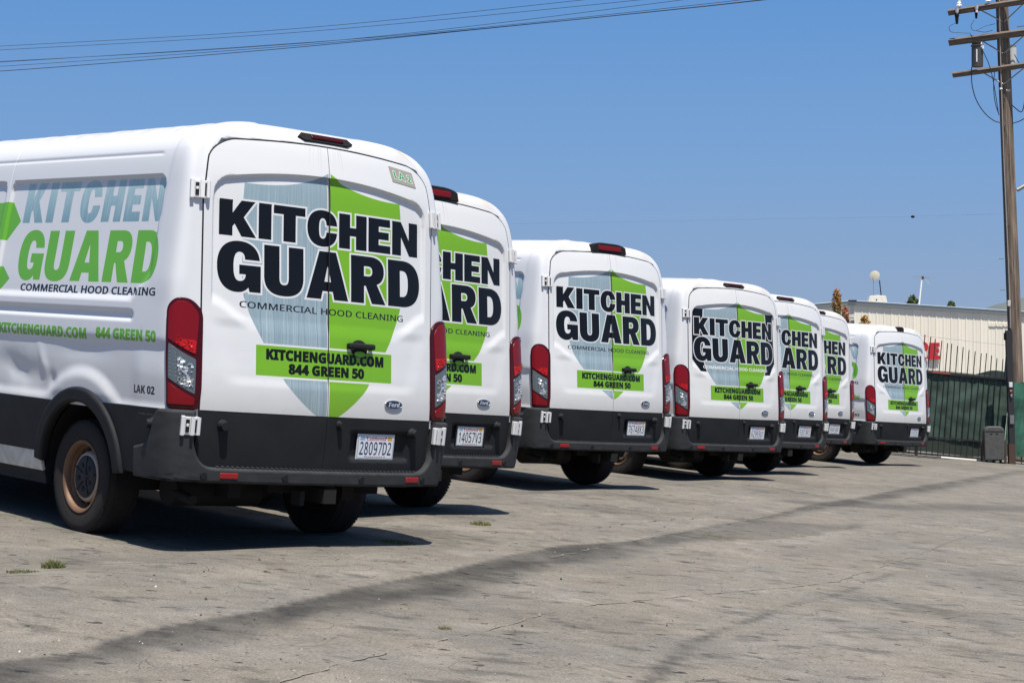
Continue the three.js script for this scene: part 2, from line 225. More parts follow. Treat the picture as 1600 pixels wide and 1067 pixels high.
// signed distance to a rounded box
const sdBox = (x, y, cx, cy, hx, hy, r) => { const a = Math.abs(x - cx) - hx + r, b = Math.abs(y - cy) - hy + r; return Math.min(Math.max(a, b), 0) + Math.hypot(Math.max(a, 0), Math.max(b, 0)) - r; };
const doorTop = (S) => { const a = Math.abs(S), R = .13, E = .850; return 2.474 - .042 * (a / .85) ** 2 - (a > E - R ? R - Math.sqrt(Math.max(0, R * R - (a - E + R) ** 2)) : 0); };
function doorDisp(S, y) { // pressed panels of the back doors
  const a = Math.abs(S), top = 2.287 - .085 * (a / .8) ** 2, bot = 1.40 + .13 * ss(a, .52, .80) ;
  const dx = Math.max(a - .795, 0), inX = 1 - ss(a, .780, .798), corner = 1 - ss(Math.hypot(Math.max(a - .70, 0), Math.max(y - (top - .10), 0)),   .086, .104);
  const inY = (1 - ss(y, top - .017, top)) * ss(y, bot - .085, bot);
  let d = -lerp(.014, .024, ss(y, 1.5, 2.0)) * inX * inY * Math.min(1, corner);
  d += .007 * ss(y, .985, 1.055) * (1 - ss(y, 1.32, 1.39)) * (1 - ss(a, .60 + (y - 1.05) * .3, .74 + (y - 1.05) * .3)) * -1;
  return d;
}
const ARCH_Z = -1.172, ARCH_Y = .358, FRONT_Z = -4.92;
function sideDisp(S, y, dent) {
  const a = Math.abs(S); if (a < .83) return y < doorTop(S) - .012 ? -.045 : 0;
  if (a > SC + 1) return 0;
  const z = outline(a, y)[1]; let d = 0;
  if (a < SB + .02 && a < .87) d = -.045 * (1 - ss(a, .83, .845)) * (y < doorTop(S) - .012 ? 1 : 0);
  if (a > .9) {
    for (const [zc, hz] of [[-1.47, .985], [-3.2, .68]]) { const s = sdBox(z, y, zc, 1.83, hz, .375, .07); const low = ss(y, 1.43 + .2 * ss(z, -.72, -.40), 1.475 + .2 * ss(z, -.72, -.40)); d -= .019 * (1 - ss(s, -.013, 0)) * low; }
    d -= .014 * (1 - ss(sdBox(z, y, -1.66, 1.358, 1.05, .036, .03), -.02, .002));          // groove below the big panel
    const wave = .016 * ss(z, -3.9, -3.6); d -= wave * (1 - ss(y, 1.165, 1.24)) * ss(y, .80, .86);          // body line, hollow below
    const r = Math.hypot(z - ARCH_Z, y - ARCH_Y); d += .024 * (1 - ss(r, .60, .685)) * ss(y, .80, .87);
    d += .012 * ss(z, -.62, -.45) * (1 - ss(y, 1.0, 1.2));
    d -= .007 * (1 - ss(Math.abs(y - 2.335), .002, .010)) * (1 - ss(z, -.62, -.56)) * ss(z, -4.2, -4.0);    // roof gutter
    if (z < -.3) d -= .005 * (1 - ss(Math.abs(z + 2.475), .002, .008)) * ss(y, .85, .9);                    // door seam
    d += .006 * ss(z, -.47, -.44) * ss(y, 1.42, 1.6) * (1 - ss(a, 1.0, 1.4));
    if (dent && S < 0) { const w2 = .05 * fbm(z * 2.1, y * 2.1, 3), zz = z + w2, yy = y + w2 * .6; d -= .020 * Math.exp(-(((zz + 2.02) / .27) ** 2) - (((yy - .97 + .14 * (zz + 2)) / .085) ** 2)); d += .010 * Math.exp(-(((zz + 1.70 + .45 * (yy - 1)) / .045) ** 2) - (((yy - 1.0) / .11) ** 2)); d -= .010 * Math.exp(-(((zz + 1.60) / .055) ** 2) - (((yy - .91) / .05) ** 2)); d -= .006 * Math.exp(-(((zz + 1.15) / .30) ** 2) - (((yy - 1.13) / .05) ** 2)); }
  }
  if (dent && y > 2.47) d += .0035 * n2(S * 5, y * 9 + outline(a, y)[1] * 4) ;
  return d;
}
function bodyShell(dent) {
  const half = []; const add = (a, b, n) => { for (let i = 0; i < n; i++) half.push(a + (b - a) * i / n); };
  add(0, .82, 14); add(.82, .87, 6); add(.87, SB, 9); add(SB, SB + .45, 26); add(SB + .45, SB + 2.15, 56); add(SB + 2.15, SB + 2.26, 12); add(SB + 2.26, SC, 34); add(SC, SD, 10); add(SD, SE, 6); add(SE, SF, 6); half.push(SF);
  const cols = [...half.slice(1).reverse().map((s) => -s), ...half], ys = [];
  for (let y = .79; y < 1.3; y += .017) ys.push(y); for (let y = 1.3; y < 1.41; y += .009) ys.push(y); for (let y = 1.41; y < 2.12; y += .02) ys.push(y); for (let y = 2.12; y < 2.36; y += .0085) ys.push(y); for (let y = 2.36; y < 2.50; y += .012) ys.push(y); for (let y = 2.5; y < 2.585; y += .008) ys.push(y); ys.push(2.59);
  const pos = [], uv = [], col = [], idx = [], n = cols.length;
  for (const y of ys) for (const S of cols) {
    const v = skin(clamp(S, -SF + .001, SF - .001), Math.min(y, 2.5895), sideDisp(S, y, dent)); pos.push(v.x, v.y, v.z);
    const a = Math.abs(S); uv.push(S < 0 && a < SC ? 1 - clamp((a - 1.0) / 3.3, 0, 1) : 1, clamp((y - .8) / 1.5, .002, .998));
    const dirt = .5 + .5 * fbm(v.x * 3 + 5, v.z * 3 + v.y * 2, 4), roof = ss(y, 2.44, 2.53), low = 1 - ss(y, .8, 1.25);
    const k = 1 - .15 * roof * (.2 + dirt * dirt * 1.6) - .12 * low * (.3 + dirt), w = 1 - .17 * roof * (.3 + dirt) - .05 * low;
    col.push(k, k * lerp(1, w, .35), k * w);
  }
  for (let j = 0; j < ys.length - 1; j++) for (let i = 0; i < n - 1; i++) { const a = j * n + i; idx.push(a, a + 1, a + n, a + 1, a + n + 1, a + n); }
  // close the roof with a crown
  const top = (ys.length - 1) * n, c0 = pos.length / 3, zc = []; for (let i = 0; i < n; i++) { pos.push(0, 2.597, pos[(top + i) * 3 + 2]); uv.push(1, .998); col.push(.9, .88, .84); }
  for (let i = 0; i < n - 1; i++) idx.push(top + i, top + i + 1, c0 + i, top + i + 1, c0 + i + 1, c0 + i);
  const g = new THREE.BufferGeometry(); g.setAttribute('position', new THREE.Float32BufferAttribute(pos, 3)); g.setAttribute('uv', new THREE.Float32BufferAttribute(uv, 2)); g.setAttribute('color', new THREE.Float32BufferAttribute(col, 3)); g.setIndex(idx); g.computeVertexNormals(); return g;
}
const D0 = .84, DT = 2.5;
function doorPanel(sg, y0, yTop, disp, lift = .004) { // one leaf, with turned edges
  const S0 = .0026, S1 = .848, nu = 84, nv = Math.max(40, Math.round(((y0 > .7 ? 2.47 : .84) - y0) / .0095)), pos = [], uv = [], col = [], idx = [];
  const rt = (a) => 2.287 - .085 * (a / .8) ** 2, rowY = (a, f) => { const yt = yTop(a); if (y0 < .7) return y0 + (yt - y0) * f; const r = Math.min(rt(a) + .004, yt - .03); return f < .62 ? lerp(y0, 1.9, f / .62) : f < .87 ? lerp(1.9, r, (f - .62) / .25) : lerp(r, yt, (f - .87) / .13); };
  for (let j = -1; j <= nv + 1; j++) for (let i = -1; i <= nu + 1; i++) {
    const k = clamp(i, 0, nu), jj = clamp(j, 0, nv), rim = i !== k || j !== jj, a = S0 + (S1 - S0) * Math.sin(Math.PI / 2 * Math.pow(k / nu, .85)) , S = sg * a, y = rowY(a, jj / nv), v = skin(S, y, lift + disp(S, y) + (rim ? -.03 : 0));
    pos.push(v.x, v.y, v.z); uv.push((S + .86) / 1.72, (y - D0 + .01) / (DT - D0 + .01)); const f = 1 - .06 * (.5 + .5 * fbm(S * 3, y * 3, 3)) * ss(1.2 - y, 0, .4) ; col.push(f, f, f * .985);
  }
  const n = nu + 3; for (let j = 0; j < nv + 2; j++) for (let i = 0; i < nu + 2; i++) { const a = j * n + i; sg > 0 ? idx.push(a, a + 1, a + n, a + 1, a + n + 1, a + n) : idx.push(a, a + n, a + 1, a + 1, a + n, a + n + 1); }
  let g = new THREE.BufferGeometry(); g.setAttribute('position', new THREE.Float32BufferAttribute(pos, 3)); g.setAttribute('uv', new THREE.Float32BufferAttribute(uv, 2)); g.setAttribute('color', new THREE.Float32BufferAttribute(col, 3)); g.setIndex(idx); return toCreasedNormals(g, .9);
}
// ------------------------------------------------------------------ vinyl graphics
const GLYPH = { // heavy wide capitals in a unit-high box: [width, path]; x and y of m/l/b commands
  I: [.31, 'm0 0 l0 1 l.31 1 l.31 0 z'], T: [.80, 'm.245 0 l.245 .76 l0 .76 l0 1 l.80 1 l.80 .76 l.555 .76 l.555 0 z'],
  H: [.79, 'm0 0 l0 1 l.31 1 l.31 .62 l.48 .62 l.48 1 l.79 1 l.79 0 l.48 0 l.48 .38 l.31 .38 l.31 0 z'],
  E: [.67, 'm0 0 l0 1 l.66 1 l.66 .77 l.31 .77 l.31 .615 l.62 .615 l.62 .395 l.31 .395 l.31 .23 l.67 .23 l.67 0 z'],
  N: [.82, 'm0 0 l0 1 l.28 1 l.535 .47 l.535 1 l.82 1 l.82 0 l.55 0 l.285 .54 l.285 0 z'],
  K: [.87, 'm0 0 l0 1 l.31 1 l.31 .64 l.51 1 l.84 1 l.57 .54 l.87 0 l.52 0 l.36 .34 l.31 .26 l.31 0 z'],
  C: [.80, 'm.51 .60 l.80 .60 b.79 .87 .64 1.02 .41 1.02 b.14 1.02 0 .82 0 .5 b0 .18 .14 -.02 .41 -.02 b.64 -.02 .79 .13 .80 .40 l.51 .40 b.50 .28 .47 .21 .41 .21 b.33 .21 .31 .32 .31 .5 b.31 .68 .33 .79 .41 .79 b.47 .79 .50 .72 .51 .60 z'],
  G: [.84, 'm.53 .65 l.82 .65 b.80 .89 .65 1.02 .42 1.02 b.14 1.02 0 .82 0 .5 b0 .18 .13 -.02 .38 -.02 b.48 -.02 .55 .02 .60 .09 l.62 0 l.84 0 l.84 .54 l.42 .54 l.42 .35 l.545 .35 b.545 .26 .50 .21 .43 .21 b.34 .21 .31 .32 .31 .5 b.31 .68 .34 .80 .43 .80 b.49 .80 .53 .75 .53 .65 z'],
  U: [.81, 'm0 1 l0 .38 b0 .1 .14 -.02 .405 -.02 b.67 -.02 .81 .1 .81 .38 l.81 1 l.50 1 l.50 .36 b.50 .25 .47 .21 .405 .21 b.34 .21 .31 .25 .31 .36 l.31 1 z'],
  A: [.93, 'm0 0 l.28 1 l.65 1 l.93 0 l.61 0 l.575 .17 l.35 .17 l.315 0 z m.39 .37 l.535 .37 l.465 .73 z'],
  R: [.84, 'm0 0 l0 1 l.46 1 b.70 1 .80 .88 .80 .70 b.80 .56 .74 .46 .62 .42 l.84 0 l.50 0 l.35 .37 l.31 .37 l.31 0 z m.31 .58 l.31 .79 l.41 .79 b.48 .79 .51 .75 .51 .685 b.51 .62 .48 .58 .41 .58 z'],
  D: [.83, 'm0 0 l0 1 l.37 1 b.67 1 .83 .82 .83 .5 b.83 .18 .67 0 .37 0 z m.31 .22 l.31 .78 l.37 .78 b.48 .78 .52 .68 .52 .5 b.52 .32 .48 .22 .37 .22 z'],
};
function word(c, text, x0, x1, yb, yt, X, Y, paintIt, gap = .055) { // paints a word between x0..x1, baseline yb, top yt (metres)
  let w = 0; for (const ch of text) w += GLYPH[ch][0] + gap; w -= gap; const kx = (x1 - x0) / w; let x = x0; c.beginPath();
  for (const ch of text) {
    const [gw, path] = GLYPH[ch], tok = path.match(/[mlbz]|-?\d*\.?\d+/g); let i = 0; const PX = () => X(x + kx * +tok[i++]), PY = () => Y(yb + (yt - yb) * +tok[i++]);
    while (i < tok.length) { const k = tok[i++]; if (k === 'm') c.moveTo(PX(), PY()); else if (k === 'l') c.lineTo(PX(), PY()); else if (k === 'b') c.bezierCurveTo(PX(), PY(), PX(), PY(), PX(), PY()); else c.closePath(); }
    x += kx * (gw + gap);
  }
  paintIt(c);
}
function type(c, text, x0, x1, yb, cap, X, Y, font, fill, weight = 0, stroke = null) { // set type stretched to a width
  c.save(); c.font = font + ' 100px sans-serif'.replace(/^ /, ''); c.font = (font ? font + ' ' : '') + '100px sans-serif'; c.textBaseline = 'alphabetic'; const w = c.measureText(text).width, kx = Math.abs(X(x1) - X(x0)) / w, ky = Math.abs(Y(cap) - Y(0)) / 72;
  c.translate(X(x0), Y(yb)); c.scale(kx, ky); c.lineJoin = 'miter'; c.miterLimit = 3;
  if (stroke) { c.strokeStyle = stroke; c.lineWidth = weight + 16; c.strokeText(text, 0, 0); }
  c.fillStyle = fill; c.fillText(text, 0, 0); if (weight) { c.strokeStyle = fill; c.lineWidth = weight; c.strokeText(text, 0, 0); } c.restore();
}
const PAINT = '#e4e5e7', GREEN = '#7ab52b';
function brushed(c, w, h, a, b) { // brushed-steel print: fine upright streaks
  c.fillStyle = a; c.fillRect(0, 0, w, h); for (let i = 0; i < w * .9; i++) { const x = rnd() * w, y = rnd() * h, l = (.1 + .5 * rnd()) * h, q = rnd(); c.fillStyle = q > .5 ? b : 'rgba(74,102,118,.22)'; c.fillRect(x, y, 1 + rnd() * 2.2, l); }
}
const streak = (() => { const c = document.createElement('canvas'); c.width = c.height = 1024; brushed(c.getContext('2d'), 1024, 1024, '#97abb5', 'rgba(218,229,235,.26)'); return c; })();
function doorArt(size, kind) {
  return canvas(size, size, (c, W, H) => {
    const X = (x) => (x + .86) / 1.72 * W, Y = (y) => H - (y - D0 + .01) / (DT - D0 + .01) * H, px = W / 1.72;
    c.fillStyle = PAINT; c.fillRect(0, 0, W, H);
    const tip = kind === 'full' ? .80 : .955, path = (side) => { c.beginPath(); c.moveTo(X(0), Y(2.315)); c.bezierCurveTo(X(side * .13), Y(2.24), X(side * .33), Y(2.185), X(side * .595), Y(2.193)); c.lineTo(X(side * .595), Y(1.56)); c.bezierCurveTo(X(side * .56), Y(1.42), X(side * .48), Y(1.28), X(side * .30), Y(tip + .22)); c.bezierCurveTo(X(side * .2), Y(tip + .11), X(side * .08), Y(tip + .03), X(0), Y(tip)); c.closePath(); };
    if (kind === 'black') { c.fillStyle = '#0b0b0d'; c.beginPath(); c.moveTo(X(-.77), Y(2.19)); c.lineTo(X(.77), Y(2.19)); c.lineTo(X(.785), Y(1.56)); c.lineTo(X(.66), Y(1.41)); c.lineTo(X(-.66), Y(1.41)); c.lineTo(X(-.785), Y(1.56)); c.closePath(); c.fill(); }
    c.lineWidth = .028 * px; c.strokeStyle = PAINT; for (const s of [-1, 1]) { path(s); c.stroke(); }
    c.save(); path(-1); c.clip(); c.drawImage(streak, X(-.6), Y(2.32), .6 * px, Y(.8) - Y(2.32)); c.restore(); path(1); c.fillStyle = GREEN; c.fill();
    c.fillStyle = PAINT; c.fillRect(X(-.008), Y(2.32), .016 * px, Y(tip) - Y(2.32));
    c.fillStyle = PAINT; c.fillRect(X(-.517), Y(1.252), 1.034 * px, Y(1.05) - Y(1.252)); c.fillStyle = GREEN; c.fillRect(X(-.503), Y(1.240), 1.006 * px, Y(1.062) - Y(1.240));
    c.lineJoin = 'miter'; const ink = (q) => { q.strokeStyle = PAINT; q.lineWidth = .024 * px; q.stroke(); q.fillStyle = '#0d0d0f'; q.fill('evenodd'); };
    word(c, 'KITCHEN', -.745, .745, 1.868, 2.082, X, Y, ink); word(c, 'GUARD', -.755, .76, 1.545, 1.836, X, Y, ink, .065);
    const cm = kind === 'black' ? ['#f2f2f2', 5] : ['#20242c', 3]; type(c, 'COMMERCIAL HOOD CLEANING', -.614, .616, 1.452, .036, X, Y, '', cm[0], cm[1]);
    type(c, 'KITCHENGUARD.COM', -.440, .440, 1.160, .058, X, Y, 'bold', '#101408', 9); type(c, '844 GREEN 50', -.283, .277, 1.082, .056, X, Y, 'bold', '#101408', 9);
    for (let i = 0; i < 46; i++) { const sx = [-.80, .80, .24, -.1, .1][i % 5] + (rnd() - .5) * .12, y0 = [2.08, 2.08, 1.22, 2.46, 2.46][i % 5], l = .06 + .16 * rnd(), g = c.createLinearGradient(0, Y(y0), 0, Y(y0 - l)); g.addColorStop(0, `rgba(96,84,66,${.05 + .07 * rnd()})`); g.addColorStop(1, 'rgba(96,84,66,0)'); c.fillStyle = g; c.fillRect(X(sx), Y(y0), (.002 + .004 * rnd()) * px, l * H / 1.67); }
    const film = c.createLinearGradient(0, Y(1.1), 0, Y(.84)); film.addColorStop(0, 'rgba(120,108,90,0)'); film.addColorStop(1, 'rgba(120,108,90,.13)'); c.fillStyle = film; c.fillRect(0, Y(1.1), W, H);
    // scuffs and road film
    for (let i = 0; i < 120; i++) { c.fillStyle = `rgba(120,112,98,${.006 + .012 * rnd()})`; c.beginPath(); c.ellipse(rnd() * W, H - rnd() ** 2 * H * .5, rnd() * W * .03, rnd() * W * .02, 0, 0, 7); c.fill(); }
  });
}
function sideArt(W, H, code) {
  return canvas(W, H, (c) => {
    const X = (z) => W - (-.28 - z + .105) / 3.3 * W, Y = (y) => H - (y - .8) / 1.5 * H, px = W / 3.3; c.fillStyle = PAINT; c.fillRect(0, 0, W, H);
    const g = c.createLinearGradient(0, Y(2.2), 0, Y(1.93)); g.addColorStop(0, '#bdd5d6'); g.addColorStop(.5, '#a0bfc6'); g.addColorStop(1, '#86a7b3');
    const lay = document.createElement('canvas'); lay.width = W; lay.height = H; const L = lay.getContext('2d'); word(L, 'KITCHEN', -2.245, -.415, 1.925, 2.188, X, Y, (q) => { q.fillStyle = g; q.fill('evenodd'); }, .12);
    L.globalCompositeOperation = 'source-atop'; for (let i = 0; i < W * .5; i++) { L.fillStyle = rnd() > .5 ? 'rgba(225,240,243,.30)' : 'rgba(80,120,140,.16)'; L.fillRect(X(-2.3) + rnd() * 1.95 * px, Y(2.2) + rnd() * .2 * px, 1 + rnd(), rnd() * .2 * px); } c.drawImage(lay, 0, 0);
    word(c, 'GUARD', -2.205, -.366, 1.552, 1.872, X, Y, (q) => { q.fillStyle = '#6fba39'; q.fill('evenodd'); }, .09);
    type(c, 'COMMERCIAL HOOD CLEANING', -2.115, -.345, 1.480, .044, X, Y, '', '#1a2130', 7);
    type(c, 'KITCHENGUARD.COM', -2.32, -1.14, 1.2, .060, X, Y, 'bold', '#6fba39', 8); type(c, '844 GREEN 50', -1.03, -.318, 1.212, .060, X, Y, 'bold', '#6fba39', 8);
    type(c, code, -.575, -.330, .905, .045, X, Y, 'bold', '#15171c', 4);
    c.fillStyle = '#6fba39'; for (const [y0, y1, z1, zt] of [[1.81, 2.065, -2.42, -2.27], [1.475, 1.635, -2.40, -2.285]]) { c.beginPath(); c.moveTo(X(-3.2), Y(y0)); c.lineTo(X(z1), Y(y0)); c.lineTo(X(zt), Y((y0 + y1) / 2)); c.lineTo(X(z1), Y(y1)); c.lineTo(X(-3.2), Y(y1)); c.closePath(); c.fill(); }
    for (let i = 0; i < 160; i++) { c.fillStyle = `rgba(110,104,95,${.008 + .012 * rnd()})`; c.beginPath(); c.ellipse(rnd() * W * .97, H - rnd() ** 2 * H * .35, rnd() * W * .03, rnd() * W * .012, 0, 0, 7); c.fill(); }
    c.fillStyle = PAINT; c.fillRect(W - 4, 0, 4, H); c.fillRect(0, 0, 3, H); c.fillRect(0, 0, W, 3);
  });
}
const plateArt = (txt, old) => canvas(256, 128, (c, W, H) => {
  c.fillStyle = '#dfe3e6'; c.fillRect(0, 0, W, H); c.strokeStyle = '#8d949c'; c.lineWidth = 4; c.strokeRect(3, 3, W - 6, H - 6);
  c.fillStyle = '#8fa9c9'; c.fillRect(14, 8, 34, 22); c.fillStyle = '#d9a441'; c.fillRect(W - 48, 8, 34, 22);
  c.fillStyle = '#b3202e'; c.font = 'italic bold 27px serif'; c.textAlign = 'center'; c.fillText('California', W / 2, 30);
  c.save(); c.translate(W / 2, 106); c.scale(.74, 1.25); c.fillStyle = old ? '#2c3036' : '#1d2f57'; c.font = '74px monospace'; c.lineWidth = 2; c.strokeStyle = c.fillStyle; c.fillText(txt, 0, 0); c.strokeText(txt, 0, 0); c.restore();
  c.fillStyle = '#9a4450'; for (let i = 0; i < 9; i++) c.fillRect(70 + i * 13, 115, 9, 5); c.fillStyle = '#3a3d42'; for (const x of [60, W - 60]) { c.beginPath(); c.arc(x, 14, 5, 0, 7); c.arc(x, 116, 4, 0, 7); c.fill(); }
});
const emblemArt = canvas(256, 102, (c, W, H) => { c.fillStyle = '#1b2a44'; c.fillRect(0, 0, W, H); c.fillStyle = '#c9d2dc'; c.font = 'italic bold 78px serif'; c.textAlign = 'center'; c.fillText('Ford', W / 2, 76); });
const stickerArt = canvas(256, 160, (c, W, H) => { c.fillStyle = '#9d978c'; c.fillRect(0, 0, W, H); for (let i = 0; i < 900; i++) { c.fillStyle = `rgba(${rnd() > .5 ? '215,210,200' : '95,88,80'},.25)`; c.fillRect(rnd() * W, rnd() * H, 6 * rnd(), 4 * rnd()); } c.font = 'bold 104px sans-serif'; c.textAlign = 'center'; c.lineWidth = 12; c.strokeStyle = '#d9e2d6'; c.strokeText('LA 2', W / 2, 116); c.fillStyle = '#2f8f5b'; c.fillText('LA 2', W / 2, 116); });
const flat = (t) => std({ map: t, roughness: .5 });
// ------------------------------------------------------------------ building one van
const G = {}, WELLX = 0;
G.door = { L: doorPanel(-1, D0, (S) => doorTop(S) - .006, doorDisp), R: doorPanel(1, D0, (S) => doorTop(S) - .006, doorDisp) };
const trimDisp = (S, y) => { if (S < .12) return 0; const s = sdBox(S, y, .44, .668, .255, .098, .03); return -.030 * (1 - ss(s, -.035, 0)); };
G.trim = { L: doorPanel(-1, .505, () => .834, trimDisp), R: doorPanel(1, .505, () => .834, trimDisp) };
{ // dark rubber line round both leaves
  const pts = []; for (let y = .50; y < 2.33; y += .03) pts.push([.852, y]); for (let i = 0; i <= 24; i++) { const a = Math.PI / 2 * i / 24, S = .85 - .13 + .13 * Math.cos(a); pts.push([S + .002, doorTop(S) + .001]); } for (let S = .70; S >= 0; S -= .05) pts.push([S, doorTop(S) + .001]);
  const all = [...pts, ...pts.slice(0, -1).reverse().map(([a, b]) => [-a, b])]; G.seal = tube(all.map(([S, y]) => skin(S, y, -.001)), .0055, 260, 6);
  const mid = []; for (let y = .5; y < 2.47; y += .06) mid.push(skin(0, y, -.002)); mid.push(skin(0, 2.474, -.002)); G.mid = tube(mid, .0035, 60, 6);
}
G.lightHouse = rpoly([[-1.036, .838, .03], [-.858, .838, .02], [-.846, .95, .02], [-.842, 1.40, .05], [-.89, 1.478, .04], [-.985, 1.478, .05], [-1.044, 1.425, .04]], .02);
const flip = (g) => { g = g.clone(); g.scale(-1, 1, 1); const p = geoOf(g); for (const k of Object.keys(p.attributes)) { const a = p.attributes[k], n = a.itemSize; for (let i = 0; i < a.count; i += 3) for (let j = 0; j < n; j++) { const t = a.array[(i + 1) * n + j]; a.array[(i + 1) * n + j] = a.array[(i + 2) * n + j]; a.array[(i + 2) * n + j] = t; } } return p; };
{
  const o = { edge: .03, seg: 8 };
  G.light = wrap(G.lightHouse, .020, -.004, { ...o, bevel: .007 });
  G.lensTop = wrap(rpoly([[-1.022, 1.235], [-.872, 1.150], [-.862, 1.395, .04], [-.905, 1.458, .03], [-.978, 1.458, .04], [-1.024, 1.41, .03]], .012), .008, .013, { ...o, bevel: .004 });
  G.lensGlow = wrap(rpoly([[-.975, 1.213], [-.876, 1.156], [-.872, 1.235], [-.965, 1.238]], .01), .006, .017, { ...o, bevel: .002 });
  G.lensMid = wrap(rpoly([[-1.020, 1.012], [-.874, .925], [-.872, 1.128], [-1.018, 1.213]], .010), .008, .011, { ...o, bevel: .003 });
  G.lensLow = wrap(rpoly([[-1.020, .862, .02], [-.876, .862], [-.874, .905], [-1.020, .990]], .012), .008, .013, { ...o, bevel: .004 });
  const facets = (n, a) => { const f = []; for (let i = 0; i < n; i++) { const S = -.955 + .072 * rnd() , y = .955 + .14 * rnd() + (-.885 - S) * .5; const g = box(.010 + .010 * rnd(), .008 + .010 * rnd(), .003); g.rotateX((rnd() - .5) * 1.6).rotateY((rnd() - .5) * 1.6); const p = skin(S, y, .0205); f.push(g.translate(p.x, p.y, p.z)); } return merge(f); };
  G.lensRib = facets(70); const sp = []; for (let i = 0; i < 26; i++) { const S = -.965 + .085 * rnd(), y = 1.175 + .055 * rnd() + (-.88 - S) * .35; const g = box(.008, .007, .003).rotateX((rnd() - .5) * 1.8).rotateY((rnd() - .5) * 1.6), p = skin(S, y, .0245); sp.push(g.translate(p.x, p.y, p.z)); } G.redFacet = merge(sp);
  const lines = []; for (let i = 0; i < 7; i++) { const y = 1.03 + i * .022; lines.push(barGeo(skin(-1.010, y, .0195), skin(-.965, y - .008, .0195), .003, .003)); } for (const S of [-.962]) lines.push(barGeo(skin(S, .985, .0195), skin(S, 1.17, .0195), .004, .004)); G.lensLine = merge(lines);
}
{ // U-shaped back bumper with raised ends, quarter trim ahead of it up to the wheel arch
  const s = new THREE.Shape(); s.moveTo(-1.30, .425); s.lineTo(1.30, .425); s.lineTo(1.30, .60); s.lineTo(1.16, .63); s.lineTo(1.12, .70); s.quadraticCurveTo(1.10, .835, 1.06, .835); s.lineTo(.868, .835); s.lineTo(.866, .66); s.quadraticCurveTo(.855, .515, .74, .512); s.lineTo(-.74, .512); s.quadraticCurveTo(-.855, .515, -.866, .66); s.lineTo(-.868, .835); s.lineTo(-1.06, .835); s.quadraticCurveTo(-1.10, .835, -1.12, .70); s.lineTo(-1.16, .63); s.lineTo(-1.30, .60); s.closePath();
  G.bumper = wrap(s, .055, -.012, { bevel: .016, edge: .03, seg: 10, crease: 1.1 });
  const under = []; for (let i = 0; i < 46; i++) { const S = -.72 + i * .032; const p = skin(S, .512, .004), q = skin(S + .016, .512, .004); under.push(barGeo(p.setY(.516), q.setY(.516), .012, .05)); } G.tread = merge(under);
  const step = new THREE.Shape(); step.moveTo(-.76, .495); step.lineTo(.76, .495); step.lineTo(.76, .513); step.lineTo(-.76, .513); step.closePath(); G.step = wrap(step, .05, -.06, { edge: .1 });
  const q = (sg) => { const h = new THREE.Shape(); const SZ = (z) => SB + (-.28 - z); const cx = SZ(ARCH_Z), r = .50, a0 = Math.asin((.44 - ARCH_Y) / r), a1 = Math.asin((.825 - ARCH_Y) / r); h.moveTo(1.06, .44); h.lineTo(cx - r * Math.cos(a0), .44); for (let i = 0; i <= 14; i++) { const a = a0 + (a1 - a0) * i / 14; h.lineTo(cx - r * Math.cos(a), ARCH_Y + r * Math.sin(a)); } h.lineTo(1.06, .833); h.closePath(); if (sg > 0) return h; const p = h.getPoints().map((v) => [-v.x, v.y]).reverse(); return poly(p); };
  G.quarter = [-1, 1].map((sg) => wrap(q(sg), .022, -.010, { bevel: .005, edge: .05, crease: .9 }));
  const SZ = (z) => SB + (-.28 - z);
  const side = (sg, y0, y1, z0, z1, rear) => { // strip between the arches
    const h = []; const r = .50, cx = SZ(ARCH_Z), cf = SZ(FRONT_Z); for (let i = 0; i <= 10; i++) { const y = y0 + (y1 - y0) * i / 10, k = Math.sqrt(Math.max(.0, r * r - (y - ARCH_Y) ** 2)); h.push([cx + k, y]); } for (let i = 10; i >= 0; i--) { const y = y0 + (y1 - y0) * i / 10; h.push([SC - .02, y]); } return poly(sg > 0 ? h : h.map(([a, b]) => [-a, b]).reverse()); };
  G.sideTrim = [-1, 1].map((sg) => wrap(side(sg, .47, .802), .024, -.010, { bevel: .006, edge: .05, crease: .9 }));
  G.sill = [-1, 1].map((sg) => wrap(side(sg, .345, .472), .02, -.014, { bevel: .004, edge: .12 }));
  G.rocker = [-1, 1].map((sg) => wrap(side(sg, .262, .348), .05, -.055, { bevel: .008, edge: .12 }));
  const arch = (sg) => { const h = []; const cx = SZ(ARCH_Z), A0 = Math.asin((.425 - ARCH_Y) / .545), n = 40; for (let i = 0; i <= n; i++) { const a = A0 + (Math.PI - 2 * A0) * i / n; h.push([cx - .545 * Math.cos(a), ARCH_Y + .545 * Math.sin(a)]); } for (let i = n; i >= 0; i--) { const a = A0 + (Math.PI - 2 * A0) * i / n; h.push([cx - .452 * Math.cos(a), ARCH_Y + .452 * Math.sin(a)]); } return poly(sg > 0 ? h.reverse() : h.map(([a, b]) => [-a, b])); };
  G.arch = [-1, 1].map((sg) => wrap(arch(sg), .050, -.012, { bevel: .018, edge: .05, crease: 1.2 }));
  G.well = merge([new THREE.CylinderGeometry(.462, .462, .36, 30, 1, true, -Math.PI * .5 - .1, Math.PI + .2).rotateY(Math.PI / 2).rotateZ(Math.PI / 2).rotateX(WELLX), new THREE.CylinderGeometry(.462, .462, .02, 30, 1, false, -Math.PI * .5 - .1, Math.PI + .2).rotateY(Math.PI / 2).rotateZ(Math.PI / 2).rotateX(WELLX).translate(-.18, 0, 0)]);
}
